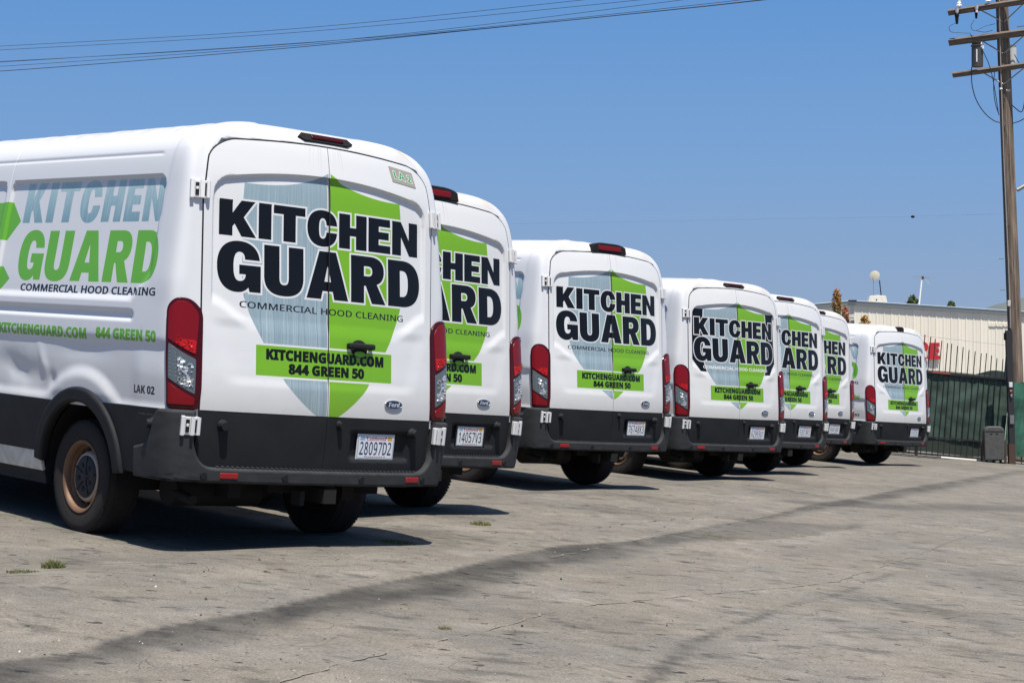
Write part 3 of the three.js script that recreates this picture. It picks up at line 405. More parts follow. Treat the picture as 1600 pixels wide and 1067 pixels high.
{ // chassis, axles, exhaust, inside so that no light leaks through
  const b = [box(1.16, .2, 5.2, 0, .50, -2.95), box(1.16, .9, 5.4, 0, .98, -3.0)]; for (const sx of [-1, 1]) { b.push(box(.34, .32, 2.7, sx * .77, .46, -3.05)); b.push(box(.34, .2, .5, sx * .74, .56, -.42)); b.push(box(.09, .12, 5.0, sx * .42, .37, -2.8)); }
  b.push(box(1.5, .28, .18, 0, .55, -.22)); b.push(rodGeo(V(-.8, ARCH_Y, ARCH_Z), V(.8, ARCH_Y, ARCH_Z), .055)); b.push(new THREE.SphereGeometry(.16, 16, 12).translate(0, ARCH_Y, ARCH_Z)); b.push(rodGeo(V(-.8, ARCH_Y, FRONT_Z), V(.8, ARCH_Y, FRONT_Z), .05)); for (const sx of [-1, 1]) b.push(box(.07, .03, 1.3, sx * .55, .34, ARCH_Z)); G.chassis = merge(b);
  G.muffler = merge([cyl(.10, .10, .62, 20).rotateZ(Math.PI / 2).translate(-.42, .34, -.55), rodGeo(V(-.70, .33, -.55), V(-.74, .30, -.25), .03), box(.04, .1, .03, -.3, .42, -.4)]);
  G.hitch = merge([box(.09, .09, .34, .06, .36, -.16), box(.5, .06, .06, .06, .38, -.32), box(.03, .09, .10, -.1, .34, -.1)]);
}
{ // hinge: a moulded foot on the pillar, a cranked plate with two windows and a knuckle
  const h = [box(.085, .105, .02, 0, 0, .008, .004), box(.022, .115, .045, -.055, 0, .006, .004), box(.018, .105, .036, 0, 0, .016), cyl(.012, .012, .10, 10).translate(.040, 0, .02)]; G.hinge = merge(h);
  G.hingeGap = [box(.022, .074, .012, -.026, 0, .0165), box(.013, .074, .012, .026, 0, .0165)]; G.hingeTab = box(.016, .018, .014, -.026, .004, .0175, .003);
  G.knob = merge([cyl(.030, .042, .030, 16).rotateX(Math.PI / 2), cyl(.024, .030, .034, 16).rotateX(Math.PI / 2).translate(0, 0, .026)]);
  G.handleBar = merge([new RoundedBoxGeometry(.205, .036, .026, 3, .012).translate(0, 0, .030), box(.03, .034, .03, -.085, 0, .014, .008), box(.03, .034, .03, .085, 0, .014, .008)]);
  const cup = new THREE.SphereGeometry(1, 24, 12)  .scale(.070, .056, .010); G.cup = cup; G.cupShine = new THREE.SphereGeometry(1, 20, 8).scale(.045, .018, .004).translate(0, -.034, .009);
  G.emblem = new THREE.CylinderGeometry(1, 1, 1, 40).rotateX(Math.PI / 2).scale(.074, .029, .010); const disc = new THREE.CircleGeometry(1, 40).scale(.066, .0235, 1).translate(0, 0, .0062); G.emblemFace = disc; G.ring = new THREE.TorusGeometry(1, .05, 8, 40).scale(.072, .028, .05).translate(0, 0, .005);
  G.sensor = cyl(.020, .022, .008, 16).rotateX(Math.PI / 2); G.refl = new RoundedBoxGeometry(.115, .034, .012, 2, .005);
  G.plate = new RoundedBoxGeometry(.31, .158, .006, 2, .003); G.plateFace = new THREE.PlaneGeometry(.300, .148).translate(0, 0, .0042); G.frame = merge([box(.33, .012, .010, 0, .082, .002), box(.33, .012, .010, 0, -.082, .002), box(.012, .176, .010, -.163, 0, .002), box(.012, .176, .010, .163, 0, .002)]);
}
{ // brake lamps in the roof edge: flush on some vans, a hooded bar on others
  const lamp = new THREE.Shape(); lamp.moveTo(-.20, 0); lamp.lineTo(-.17, .03); lamp.lineTo(.17, .03); lamp.lineTo(.20, 0); lamp.lineTo(.16, -.022); lamp.lineTo(-.16, -.022); lamp.closePath();
  G.lampFlat = new THREE.ExtrudeGeometry(lamp, { depth: .03, bevelEnabled: true, bevelSize: .004, bevelThickness: .006, bevelSegments: 2 }); G.lampFlatLens = box(.24, .026, .01, .01, .004, .04, .004);
  const bar = new THREE.Shape(); bar.moveTo(-.25, -.035); bar.lineTo(-.24, .02); bar.quadraticCurveTo(-.2, .045, -.1, .05); bar.lineTo(.1, .05); bar.quadraticCurveTo(.2, .045, .24, .02); bar.lineTo(.25, -.035); bar.closePath();
  G.lampBar = new THREE.ExtrudeGeometry(bar, { depth: .075, bevelEnabled: true, bevelSize: .008, bevelThickness: .014, bevelSegments: 3 }); G.lampBarLens = new RoundedBoxGeometry(.34, .05, .03, 3, .01).translate(0, .002, .082);
}
{ // wheel: tyre with blocks, rusty steel rim, pale ring with holes, dark hub cap; axis along x, outside at +x
  const prof = [[.205, -.10], [.235, -.108], [.29, -.118], [.33, -.112], [.346, -.095], [.352, -.05], [.352, .05], [.346, .095], [.33, .112], [.29, .118], [.235, .108], [.205, .10]].map(([r, x]) => new THREE.Vector2(r, x)); const ly = new THREE.LatheGeometry(prof, 56).rotateZ(-Math.PI / 2);
  const bl = []; for (let i = 0; i < 76; i++) for (const [x, w] of [[-.092, .030], [-.045, .034], [0, .03], [.045, .034], [.092, .030]]) { const g = box(w, .005, .020, x, .3506 - (Math.abs(x) > .08 ? .007 : 0), 0); g.rotateX((i + (x === 0 ? .5 : x > .04 && x < .08 ? .3 : 0)) / 76 * Math.PI * 2); bl.push(g); } G.tyre = merge([ly, ...bl]);
  const rp = [[.0, -.02], [.10, -.02], [.165, .005], [.178, .02], [.188, .055], [.205, .085], [.222, .103], [.226, .109], [.220, .112], [.206, .104], [.196, .08], [.186, -.05], [.2, -.1]].map(([r, x]) => new THREE.Vector2(r, x)); G.rim = new THREE.LatheGeometry(rp.slice(1), 48).rotateZ(-Math.PI / 2);
  const ringP = [[.10, .066], [.132, .074], [.148, .070], [.160, .052], [.172, .028], [.178, .018]].map(([r, x]) => new THREE.Vector2(r, x)); G.ring2 = new THREE.LatheGeometry(ringP, 48).rotateZ(-Math.PI / 2);
  const holes = []; for (let i = 0; i < 14; i++) { const g = new THREE.SphereGeometry(1, 12, 8).scale(.010, .014, .018); g.rotateZ(-.6); g.translate(.050, .160, 0); g.rotateX(i / 14 * Math.PI * 2); holes.push(g); } G.holes = merge(holes);
  const cap = [[0, .088], [.03, .088], [.034, .080], [.085, .084], [.122, .080], [.134, .072], [.132, .06]].map(([r, x]) => new THREE.Vector2(r, x)); const st = [new THREE.LatheGeometry(cap, 40).rotateZ(-Math.PI / 2)]; for (let i = 0; i < 5; i++) { const g = new THREE.SphereGeometry(1, 10, 8).scale(.012, .017, .017).translate(.082, .075, 0); g.rotateX(i / 5 * Math.PI * 2); st.push(g); const k = box(.01, .09, .012, .082, .075, 0); k.rotateX((i + .5) / 5 * Math.PI * 2); st.push(k); } G.cap = merge(st);
  G.back = cyl(.2, .2, .02, 24).rotateZ(Math.PI / 2).translate(-.09, 0, 0);
}
{ // cab front, hardly ever seen from behind but there
  const S0 = SE - .12; const ws = []; const bl = (pts) => { const h = poly(pts); return h; };
  const strip = (y0, y1, a, d, n = 14) => { const pos = [], idx = []; for (let j = 0; j <= 10; j++) for (let i = 0; i <= n; i++) { const y = lerp(y0, y1, j / 10), S = lerp(a, 2 * SF - a, i / n), s = S > SF ? -(2 * SF - S) : S, v = skin(clamp(s, -SF + .01, SF - .01), y, d); pos.push(v.x, v.y, v.z); } for (let j = 0; j < 10; j++) for (let i = 0; i < n; i++) { const q = j * (n + 1) + i; idx.push(q, q + 1, q + n + 1, q + 1, q + n + 2, q + n + 1); } const g = new THREE.BufferGeometry(); g.setAttribute('position', new THREE.Float32BufferAttribute(pos, 3)); g.setAttribute('uv', new THREE.Float32BufferAttribute(new Float32Array(pos.length / 3 * 2), 2)); g.setIndex(idx); g.computeVertexNormals(); return g; };
  G.wind = strip(1.34, 2.30, S0, .006); G.grille = strip(.72, .98, SE + .15, .008); G.frontBump = strip(.34, .80, SD + .02, .02); G.fender = [-1, 1].map((sg) => wrap(poly((sg > 0 ? [[5.3, .55], [SD + .05, .55], [SD + .05, .81], [SC, .81], [SC, .7], [5.1, .80]] : [[5.3, .55], [SD + .05, .55], [SD + .05, .81], [SC, .81], [SC, .7], [5.1, .80]].map(([a, b]) => [-a, b]))), .02, -.008, { edge: .15 }));
  G.head = [-1, 1].map((sg) => wrap(rpoly([[5.75, .95], [6.1, .92], [6.06, 1.06], [5.72, 1.12]].map(([a, b]) => [sg * a, b]), .02), .016, 0, { bevel: .005 }));
  G.cabGlass = [-1, 1].map((sg) => wrap(rpoly([[4.05, 1.38], [5.05, 1.38], [5.2, 1.44], [4.85, 2.12], [4.05, 2.15]].map(([a, b]) => [sg * a, b]), .05), .008, -.002, { bevel: .002 }));
  G.mirror = merge([new RoundedBoxGeometry(.22, .36, .12, 3, .04).translate(.14, .06, 0), box(.12, .05, .05, 0, -.06, 0)]);
}
G.body = bodyShell(false); G.bodyDent = bodyShell(true);
const bodyPlain = paint(sideArt(1024, 512, ''));
const artFull = paint(doorArt(2048, 'full')), artMid = paint(doorArt(1536, 'mid')), artBlack = paint(doorArt(1024, 'black'));
function onSkin(o, S, y, d = 0) { const n = skinN(S, y), p = skin(S, y, d); o.position.copy(p); const x = V(n.z, 0, -n.x).normalize(); o.quaternion.setFromRotationMatrix(new THREE.Matrix4().makeBasis(x, n.clone().cross(x), n)); return o; }
function makeVan(label) {
  const t = thing('cargo_van', label, 'van', 'white cargo vans parked side by side at an angle');
  const body = mesh('body', G.body, bodyPlain, t);
  mesh('chassis', G.chassis, M.under, t); mesh('muffler', G.muffler, M.under, t); mesh('tow_hitch', G.hitch, M.under, t);
  mesh('door_seal', G.seal, M.seal, t); mesh('door_seal', G.mid, M.seal, t);
  for (const [k, sg] of [['L', -1], ['R', 1]]) {
    const d = mesh('rear_door', G.door[k], artMid, t); const tr = mesh('door_trim', G.trim[k], M.black, d);
    onSkin(mesh('rubber_stop', G.knob, M.black, d), sg * .70, .755, .006);
    if (sg > 0) {
      const h = onSkin(mesh('handle_cup', G.cup, M.dark, d), .236, 1.262, -.006); onSkin(mesh('handle_cup', G.cupShine, std({ color: lin(.16, .42, .03), roughness: .5 }), d), .236, 1.262, -.004); onSkin(mesh('door_handle', G.handleBar, M.black, d), .236, 1.274, -.004);
      onSkin(mesh('emblem', merge([G.emblem.clone(), G.ring.clone()]), M.chrome, d), .515, .93, .006); onSkin(mesh('emblem_face', G.emblemFace, flat(emblemArt), d), .515, .93, .0062);
      onSkin(mesh('door_lock', G.knob.clone().scale(.62, .8, .7), M.black, d), .092, .79, .006);
      onSkin(mesh('number_plate', G.plate, M.white, d), .41, .665, -.014); onSkin(mesh('plate_face', G.plateFace, M.white, d), .41, .665, -.0135);
    }
  }
  for (const sg of [-1, 1]) {
    const f = (g) => (sg < 0 ? g : flip(g)); const L = mesh('tail_light', f(G.light), M.redDark, t);
    mesh('red_lens', f(G.lensTop), M.red, L); mesh('red_lens', f(G.lensGlow), M.redBright, L); mesh('clear_lens', f(G.lensMid), M.lens, L); for (const [g, m] of [[G.lensRib, M.glint], [G.lensLine, M.lens], [G.redFacet, M.redFacet]]) { const q = mesh('lens_facet', f(g), m, L); q.userData.kind = 'stuff'; } mesh('red_lens', f(G.lensLow), M.red, L);
    for (const [S, y] of [[.872, 2.115], [.885, .748]]) { const h = onSkin(mesh('hinge', G.hinge, M.white, t), sg * S, y, y < 1 ? .030 : .000); if (sg > 0) h.rotateZ(Math.PI); for (const g of G.hingeGap) mesh('hinge_gap', g, M.dark, h); mesh('hinge_tab', G.hingeTab, M.white, h); }
    onSkin(mesh('rubber_stop', G.knob, M.black, t), sg * (SB + .03), .742, .018);
    const i = sg < 0 ? 0 : 1; mesh('quarter_trim', G.quarter[i], M.black, t); mesh('side_trim', G.sideTrim[i], M.black, t); mesh('sill', G.sill[i], M.offwhite, t); mesh('rocker', G.rocker[i], M.black, t); mesh('wheel_arch', G.arch[i], M.black, t);
    mesh('fender', G.fender[i], M.black, t); mesh('headlight', G.head[i], M.lens, t); mesh('cab_window', G.cabGlass[i], M.glass, t); const mi = mesh('wing_mirror', G.mirror, M.black, t); mi.position.set(sg * .98, 1.42, -4.72); if (sg < 0) mi.scale.x = -1;
    for (const z of [ARCH_Z, FRONT_Z]) { const wl = mesh('wheel_well', G.well, M.dark, t); wl.position.set(sg * .79, ARCH_Y + .005, z); if (sg < 0) wl.rotation.y = Math.PI; const w = new THREE.Group(); w.name = 'wheel'; t.add(w); w.position.set(sg * .865, .352, z); if (sg < 0) w.rotation.y = Math.PI; w.rotateX(.4 + z); mesh('tyre', G.tyre, M.rubber, w); mesh('rim', G.rim, M.rim, w); mesh('rim_ring', G.ring2, M.rimring, w); mesh('rim_hole', G.holes, M.dark, w); mesh('hub_cap', G.cap, M.hub, w); mesh('brake_drum', G.back, M.dark, w); }
  }
  const b = mesh('bumper', G.bumper, M.bumper, t); mesh('step', G.step, M.bumper, b); mesh('step_tread', G.tread, M.bumper, b);
  for (const S of [-.80, -.28, .28, .80]) onSkin(mesh('parking_sensor', G.sensor, M.black, b), S, .468, .045);
  for (const S of [-.645, .705]) onSkin(mesh('reflector', G.refl, M.reflector, b), S, .470, .042);
  mesh('windscreen', G.wind, M.glass, t); mesh('grille', G.grille, M.black, t); mesh('front_bumper', G.frontBump, M.black, t);
  return t;
}
function lampOn(t, kind) {
  if (kind === 'bar') { const l = mesh('brake_light', G.lampBar, M.dark, t); l.position.set(0, 2.515, -.295); l.rotation.x = -.1; mesh('red_lens', G.lampBarLens, M.red, l); }
  else if (kind === 'hood') { const l = mesh('brake_light', G.lampBar.clone().scale(.42, .9, .8), M.dark, t); l.position.set(0, 2.52, -.29); }
  else { const l = mesh('brake_light', G.lampFlat, M.dark, t); l.position.set(0, 2.500, -.262); l.rotation.x = -.62; mesh('red_lens', G.lampFlatLens, M.redDark, l); }
}
const vanInfo = [
  ['nearest white cargo van, with dented left side and green LA 2 sticker', '28097D2', 'flat', 'LAK 02'],
  ['white cargo van beside the nearest one, which hides the left half of its back', '14057V3', 'bar', ''],
  ['third white cargo van from the left, both rear doors fully showing', '76748K3', 'bar', 'LAC 07'],
  ['white cargo van with black panel behind its rear door lettering', '62993U1', 'flat', 'LAK 05'],
  ['white cargo van partly hidden by the one with the black door panel', '53018P2', 'flat', ''],
  ['white cargo van showing the narrowest strip of rear door, just before the farthest van', '90416N1', 'flat', ''],
  ['farthest white cargo van, parked in front of the green screened fence', '31872K2', 'hood', 'EC 01']];
const proto = makeVan(vanInfo[0][0]);
VANS.forEach(([x, z, dy, tp, tr, lift], i) => {
  let t = proto; const [label, num, lamp, code] = vanInfo[i];
  if (i) { t = proto.clone(); t.name = numbered('cargo_van'); t.userData = { ...proto.userData, label }; scene.add(t); }
  place(t, x, lift, z, YAW + dy, tp, tr); t.userData.todo = [num, lamp, code];
});
for (const [i, t] of scene.children.filter((o) => o.name.startsWith('cargo_van')).entries()) {
  const [num, lamp, code] = t.userData.todo; delete t.userData.todo; const pm = flat(plateArt(num, i === 1 || i === 2));
  t.traverse((m) => { if (m.name === 'rear_door') m.material = i === 0 ? artFull : i === 3 ? artBlack : artMid; if (m.name === 'plate_face') m.material = pm; if (m.name === 'wheel') m.position.y -= VANS[i][5]; });
  const body = t.children.find((m) => m.name === 'body'); body.material = code ? paint(i ? sideArt(1024, 512, code) : sideArt(2048, 1024, code)) : bodyPlain.clone();
  const age = [1, .97, 1, .965, .985, .95, .99][i], warm = [0, .012, .004, .02, .008, .022, .006][i]; body.material.color.setRGB(.865 * age, .865 * age * (1 - warm * .4), .865 * age * (1 - warm)); // each van weathered a little differently
  t.traverse((m) => { if (m.name === 'rear_door') { if (m.material.userData.of !== i) { m.material = m.material.clone(); m.material.userData.of = i; } m.material.color.copy(body.material.color); } }); if (!i) body.geometry = G.bodyDent;
  lampOn(t, lamp);
  if (!i) { const s = mesh('fleet_sticker', wrap(poly([[.535, 2.325], [.745, 2.305], [.745, 2.40], [.535, 2.42]]), .001, .0055, { edge: .1 }), flat(stickerArt), t.children.filter((m) => m.name === 'rear_door')[1]); const uv = s.geometry.attributes.uv; for (let k = 0; k < uv.count; k++) uv.setXY(k, (uv.getX(k) - .535) / .21, (uv.getY(k) - 2.305 - (.745 - uv.getX(k)) * .095) / .095); }
  if (i === 1 || i === 2) { const d = t.children.filter((m) => m.name === 'rear_door')[1]; onSkin(mesh('plate_frame', G.frame, M.dark, d), .41, .665, -.012); }
}
// ------------------------------------------------------------------ behind the lot: building, fence, pole, hill
const wood = (() => { const t = dataTex(256, 512, (u, v) => { const g = tile(u, v * .05, 22, 4), k = .60 + .62 * g + .2 * tile(u, v, 4, 3); return [k, k * .97, k * .93]; }); return t; })();
const woodM = std({ color: lin(.35, .268, .205), map: rep(wood, 1, 4), bumpMap: rep(wood, 1, 4), bumpScale: .03, roughness: .9 });
const armM = std({ color: lin(.27, .215, .17), map: rep(wood, .4, 2), bumpMap: rep(wood, .4, 2), bumpScale: .006, roughness: .9 });
const wireM = std({ color: lin(.02, .02, .022), roughness: .6 });
function hitPlane(px, py, p0, n) { const d = at(px, py, 1).sub(camPos), t = p0.clone().sub(camPos).dot(n) / d.dot(n); return camPos.clone().addScaledVector(d, t); }
{ // cream metal shed
  const wallM = std({ color: lin(.88, .81, .665), roughness: .5 }), trimM = std({ color: lin(.36, .41, .42), roughness: .5 }), creamT = std({ color: lin(.68, .64, .54), roughness: .5 });
  const C = at(1332, 471, 80), gy = lotP(14, 0, -80).y - 2.2, H = C.y - gy, dr = V(1, 0, .06).normalize(), dl = dr.clone().negate(), nr = V(-dr.z, 0, dr.x);
  const nl = nr.clone();
  const b = thing('metal_shed', 'cream ribbed metal building with a blue-grey gutter behind the fence', 'building'); b.position.set(C.x, gy, C.z);
  const PWD = .305, panel = (() => { const s = new THREE.Shape(), w = PWD, r = .013; s.moveTo(0, -.03); s.lineTo(w - .003, -.03); s.lineTo(w - .003, 0); s.lineTo(w * .60, 0); s.lineTo(w * .585, .008); s.lineTo(w * .52, .008); s.lineTo(w * .505, 0); s.lineTo(.075, 0); s.lineTo(.055, r); s.lineTo(.02, r); s.lineTo(0, 0); s.closePath(); return new THREE.ExtrudeGeometry(s, { depth: H - .1, bevelEnabled: false }).rotateX(-Math.PI / 2); })(); // x along, y up, rib to -z... turned below
  const tones = [0, 1, 2].map((i) => { const m = wallM.clone(); m.color.multiplyScalar([1, .97, 1.025][i]); return m; });
  const face = (dir, nrm, count, drop) => { const q = new THREE.Quaternion().setFromRotationMatrix(new THREE.Matrix4().makeBasis(dir, V(0, 1, 0), dir.clone().cross(V(0, 1, 0)))); const flipN = dir.clone().cross(V(0, 1, 0)).dot(nrm) < 0; for (let i = 0; i < count; i++) { const m = mesh('wall_panel', panel, tones[(i * 7) % 3], b); m.quaternion.copy(q); m.position.copy(dir).multiplyScalar(i * PWD + .06); m.scale.y = 1 - drop * (i * PWD) / H; if (flipN) m.scale.z = -1; else m.scale.z = 1; if (!flipN) { m.scale.z = -1; } if (dir.clone().cross(V(0, 1, 0)).multiplyScalar(1).dot(nrm) < 0) m.scale.z = 1; } };
  face(dr, nr, 34, .0665); face(dl, nl, 22, .086);
  const up = V(0, H, 0), core = new THREE.BufferGeometry(); // wall behind the sheets and the low roof
  { const pos = [], k = -.04, L = 34 * PWD, l = 22 * PWD, D = 24, pt = (u, y, w) => V(0, y, 0).addScaledVector(dr, u).addScaledVector(nr, w), quad = (...p) => { for (const q of [0, 1, 2, 0, 2, 3]) pos.push(p[q].x, p[q].y, p[q].z); }, yr = H - .06 - L * .0665, yl = H - .06 - l * .086, yt = H - .06;
    for (const w of [k, -D]) { quad(pt(-l, 0, w), pt(0, 0, w), pt(0, yt, w), pt(-l, yl, w)); quad(pt(0, 0, w), pt(L, 0, w), pt(L, yr, w), pt(0, yt, w)); }
    quad(pt(-l, 0, k), pt(-l, yl, k), pt(-l, yl, -D), pt(-l, 0, -D)); quad(pt(L, 0, k), pt(L, yr, k), pt(L, yr, -D), pt(L, 0, -D)); quad(pt(-l, yl, k), pt(0, yt, k), pt(0, yt, -D), pt(-l, yl, -D)); quad(pt(0, yt, k), pt(L, yr, k), pt(L, yr, -D), pt(0, yt, -D));
    core.setAttribute('position', new THREE.Float32BufferAttribute(pos, 3)); core.setAttribute('uv', new THREE.Float32BufferAttribute(new Float32Array(pos.length / 3 * 2), 2)); core.computeVertexNormals(); mesh('inner_wall', core, creamT, b); }
  const gut = (dir, nrm, L, drop, nm) => { const s = new THREE.Shape(); s.moveTo(0, -.16); s.lineTo(.10, -.14); s.lineTo(.13, -.02); s.lineTo(.15, .03); s.lineTo(.12, .05); s.lineTo(-.1, .05); s.lineTo(-.1, -.16); s.closePath(); const g = new THREE.ExtrudeGeometry(s, { depth: L, bevelEnabled: false }); const d2 = dir.clone().setY(-drop).normalize(), zax = d2, xax = nrm.clone(), yax = zax.clone().cross(xax).normalize(); const yy = yax.y < 0 ? yax.negate() : yax; const m = mesh(nm, g, trimM, b); m.quaternion.setFromRotationMatrix(new THREE.Matrix4().makeBasis(xax, yy, xax.clone().cross(yy))); const zz = xax.clone().cross(yy); m.position.set(0, H + .0, 0); if (zz.dot(dir) < 0) m.scale.z = -1; return m; };
  gut(dr, nr, 10.4, .0665, 'roof_trim'); gut(dl, nl, 6.7, .086, 'roof_trim');
  const cornerG = box(.16, H - .12, .09, 0, (H - .12) / 2, 0); const cm = mesh('corner_trim', cornerG, creamT, b); cm.quaternion.setFromRotationMatrix(new THREE.Matrix4().makeBasis(dr, V(0, 1, 0), nr)); cm.position.addScaledVector(nr, -.03);
  const cap = mesh('gutter_cap', box(.34, .05, .2, 0, 0, 0, .01), M.dark, b); cap.position.set(0, H + .03, 0).addScaledVector(nr, .1); 
  { const conduit = mesh('conduit', barGeo(V(0, H - .95, 0).addScaledVector(dr, 5.6).addScaledVector(nr, .05), V(0, H - .95, 0).addScaledVector(dr, 6.5).addScaledVector(nr, .05), .03, .03), creamT, b); }
  // red sign letters
  const shapeOf = (ch, k) => { const tok = GLYPH[ch][1].match(/[mlbz]|-?\d*\.?\d+/g); let i = 0; const out = []; let s; const n = () => +tok[i++] * k, ny = () => +tok[i++]; while (i < tok.length) { const c = tok[i++]; if (c === 'm') { s = new THREE.Path(); out.push(s); s.moveTo(n(), ny()); } else if (c === 'l') s.lineTo(n(), ny()); else if (c === 'b') s.bezierCurveTo(n(), ny(), n(), ny(), n(), ny()); } const sh = new THREE.Shape(out[0].getPoints(8)); if (out[1]) sh.holes.push(out[1]); return sh; };
  const p0 = C.clone().addScaledVector(nr, .05), redM = std({ color: lin(.55, .025, .03), roughness: .45 });
  for (const [ch, xl, xr, yt, yb] of [['R', 1434, 1451.5, 534.5, 560.5], ['E', 1453, 1469, 535.5, 561.5]]) {
    const A = hitPlane(xl, yb, p0, nr), B = hitPlane(xr, yb, p0, nr), Tt = hitPlane(xl, yt, p0, nr), w = A.distanceTo(B), h = Tt.y - A.y; const g = new THREE.ExtrudeGeometry(shapeOf(ch, 1), { depth: .08, bevelEnabled: false }); g.scale(w / GLYPH[ch][0], h, 1);
    const m = mesh(numbered('sign_letter'), g, redM, scene); m.quaternion.setFromRotationMatrix(new THREE.Matrix4().makeBasis(dr, V(0, 1, 0), nr)); m.position.set(A.x, A.y, A.z); m.userData = { label: ch === 'R' ? 'red raised letter R on the cream wall, half hidden by the farthest van' : 'red raised letter E on the cream wall above the fence', category: 'sign letter' };
  }
  // things on the roof
  const d = thing('satellite_dish', 'small cream satellite dish on two thin legs on the shed roof', 'satellite dish'); const dp = at(1369, 464, 84); d.position.copy(dp);
  const k = 84 / F; const dg = new THREE.SphereGeometry(1, 28, 10, 0, Math.PI * 2, 0, .55).scale(.42, .25, .42).rotateX(Math.PI / 2 - .2).rotateY(-.35); dg.translate(0, 0, 0); const dish = mesh('reflector', dg.clone(), std({ color: lin(.42, .39, .31), roughness: .7, side: THREE.DoubleSide }), d); dish.position.set(1 * k, 32 * k, -.18);
  mesh('leg', rodGeo(V(-3.5 * k, -2 * k, 0), V(-3.5 * k, 28 * k, 0), .012), M.steel, d); mesh('leg', rodGeo(V(9 * k, -2 * k, 0), V(6 * k, 26 * k, 0), .025), M.fence, d); mesh('feed_arm', rodGeo(V(-8 * k, 29 * k, .1), V(-1 * k, 30 * k, 0), .01), M.steel, d);
  const u = thing('roof_unit', 'pale low roof housing at the feet of the satellite dish', 'roof vent'); u.position.copy(at(1368, 471, 83)); const ug = new THREE.ExtrudeGeometry(poly([[-.34, -.1], [.5, -.1], [.42, .22], [.1, .26], [-.26, .22]]), { depth: .4, bevelEnabled: true, bevelSize: .01, bevelThickness: .01, bevelSegments: 1 }).translate(0, 0, -.2); mesh('housing', ug, M.offwhite, u); mesh('vent_slot', box(.05, .05, .02, .02, .07, .212), M.dark, u);
  const an = thing('tv_antenna', 'thin white mast with a spiky television antenna on the shed roof', 'antenna'); const ap = at(1436.5, 480, 90), at2 = at(1441.5, 433, 90); an.position.copy(ap); const tp = at2.clone().sub(ap); mesh('mast', rodGeo(V(0, 0, 0), tp, .038), M.white, an); const ka = 90 / F;
  mesh('boom', rodGeo(tp.clone().add(V(-16 * ka, 1.5 * ka, .5)), tp.clone().add(V(20 * ka, -1.5 * ka, -.5)), .010), M.steel, an); for (const [x, y, w] of [[-10, 1, .22], [-4, .3, .26], [3, 0, .3], [9, -.8, .34]]) mesh('element', rodGeo(tp.clone().add(V(x * ka - w * .3, y * ka, -w)), tp.clone().add(V(x * ka + w * .3, y * ka - .05, w)), .007), M.steel, an); mesh('element', rodGeo(tp.clone().add(V(2 * ka, -2 * ka, 0)), tp.clone().add(V(10 * ka, -11 * ka, .3)), .008), M.steel, an); mesh('clamp', box(.10, .14, .1, tp.x + .02, tp.y - .03, tp.z), M.dark, an);
  const fan = thing('exhaust_hood', 'round grey ribbed exhaust hood beside the corner of the cream shed', 'vent'); fan.position.copy(at(1329, 503, 66)); const fg = cyl(.15, .15, .24, 24).rotateZ(Math.PI / 2), rb = []; for (let i = 0; i < 5; i++) rb.push(new THREE.TorusGeometry(.152, .012, 6, 24).rotateY(Math.PI / 2).translate(-.1 + i * .05, 0, 0)); mesh('drum', merge([fg, ...rb]), std({ color: lin(.14, .16, .17), roughness: .5, metalness: .4 }), fan); const fl = fan.position.y - gy; mesh('pipe', rodGeo(V(0, -fl, 0), V(0, -.12, 0), .06), M.steel, fan);
}
// ------------------------------------------------------------------ the screened fence across the end of the lot
const FZ = -42.9;
const cloth = (x0, x1, y0, y1, amp, wavy) => { const nx = Math.round((x1 - x0) / .06), ny = 26, pos = [], uv = [], idx = []; for (let j = 0; j <= ny; j++) for (let i = 0; i <= nx; i++) { const x = lerp(x0, x1, i / nx), lo = y0 + wavy * (fbm(x * .9, 3, 3) + .3 * Math.sin(x * 2.2)), t = j / ny, y = lerp(lo, y1(x), t), z = amp * (Math.sin(t * Math.PI) * fbm(x * .8, y * .9, 3) + .35 * fbm(x * 4.2, y * .5, 2)); pos.push(x, y, z); uv.push(x, y); } for (let j = 0; j < ny; j++) for (let i = 0; i < nx; i++) { const a = j * (nx + 1) + i; idx.push(a, a + 1, a + nx + 1, a + 1, a + nx + 2, a + nx + 1); } const g = new THREE.BufferGeometry(); g.setAttribute('position', new THREE.Float32BufferAttribute(pos, 3)); g.setAttribute('uv', new THREE.Float32BufferAttribute(uv, 2)); g.setIndex(idx); g.computeVertexNormals(); return g; };
const clothTex = dataTex(256, 256, (u, v) => { const k = .72 + .5 * tile(u, v, 5, 5) + .22 * tile(u, v * .1, 30, 2); return [k, k, k]; });
const screenM = std({ color: lin(.058, .100, .078), map: rep(clothTex, .34, .5), roughness: .85, side: THREE.DoubleSide }), screenG = phys({ color: lin(.05, .20, .13), map: rep(clothTex, .34, .5), roughness: .9, transmission: .22, thickness: 0, side: THREE.DoubleSide });
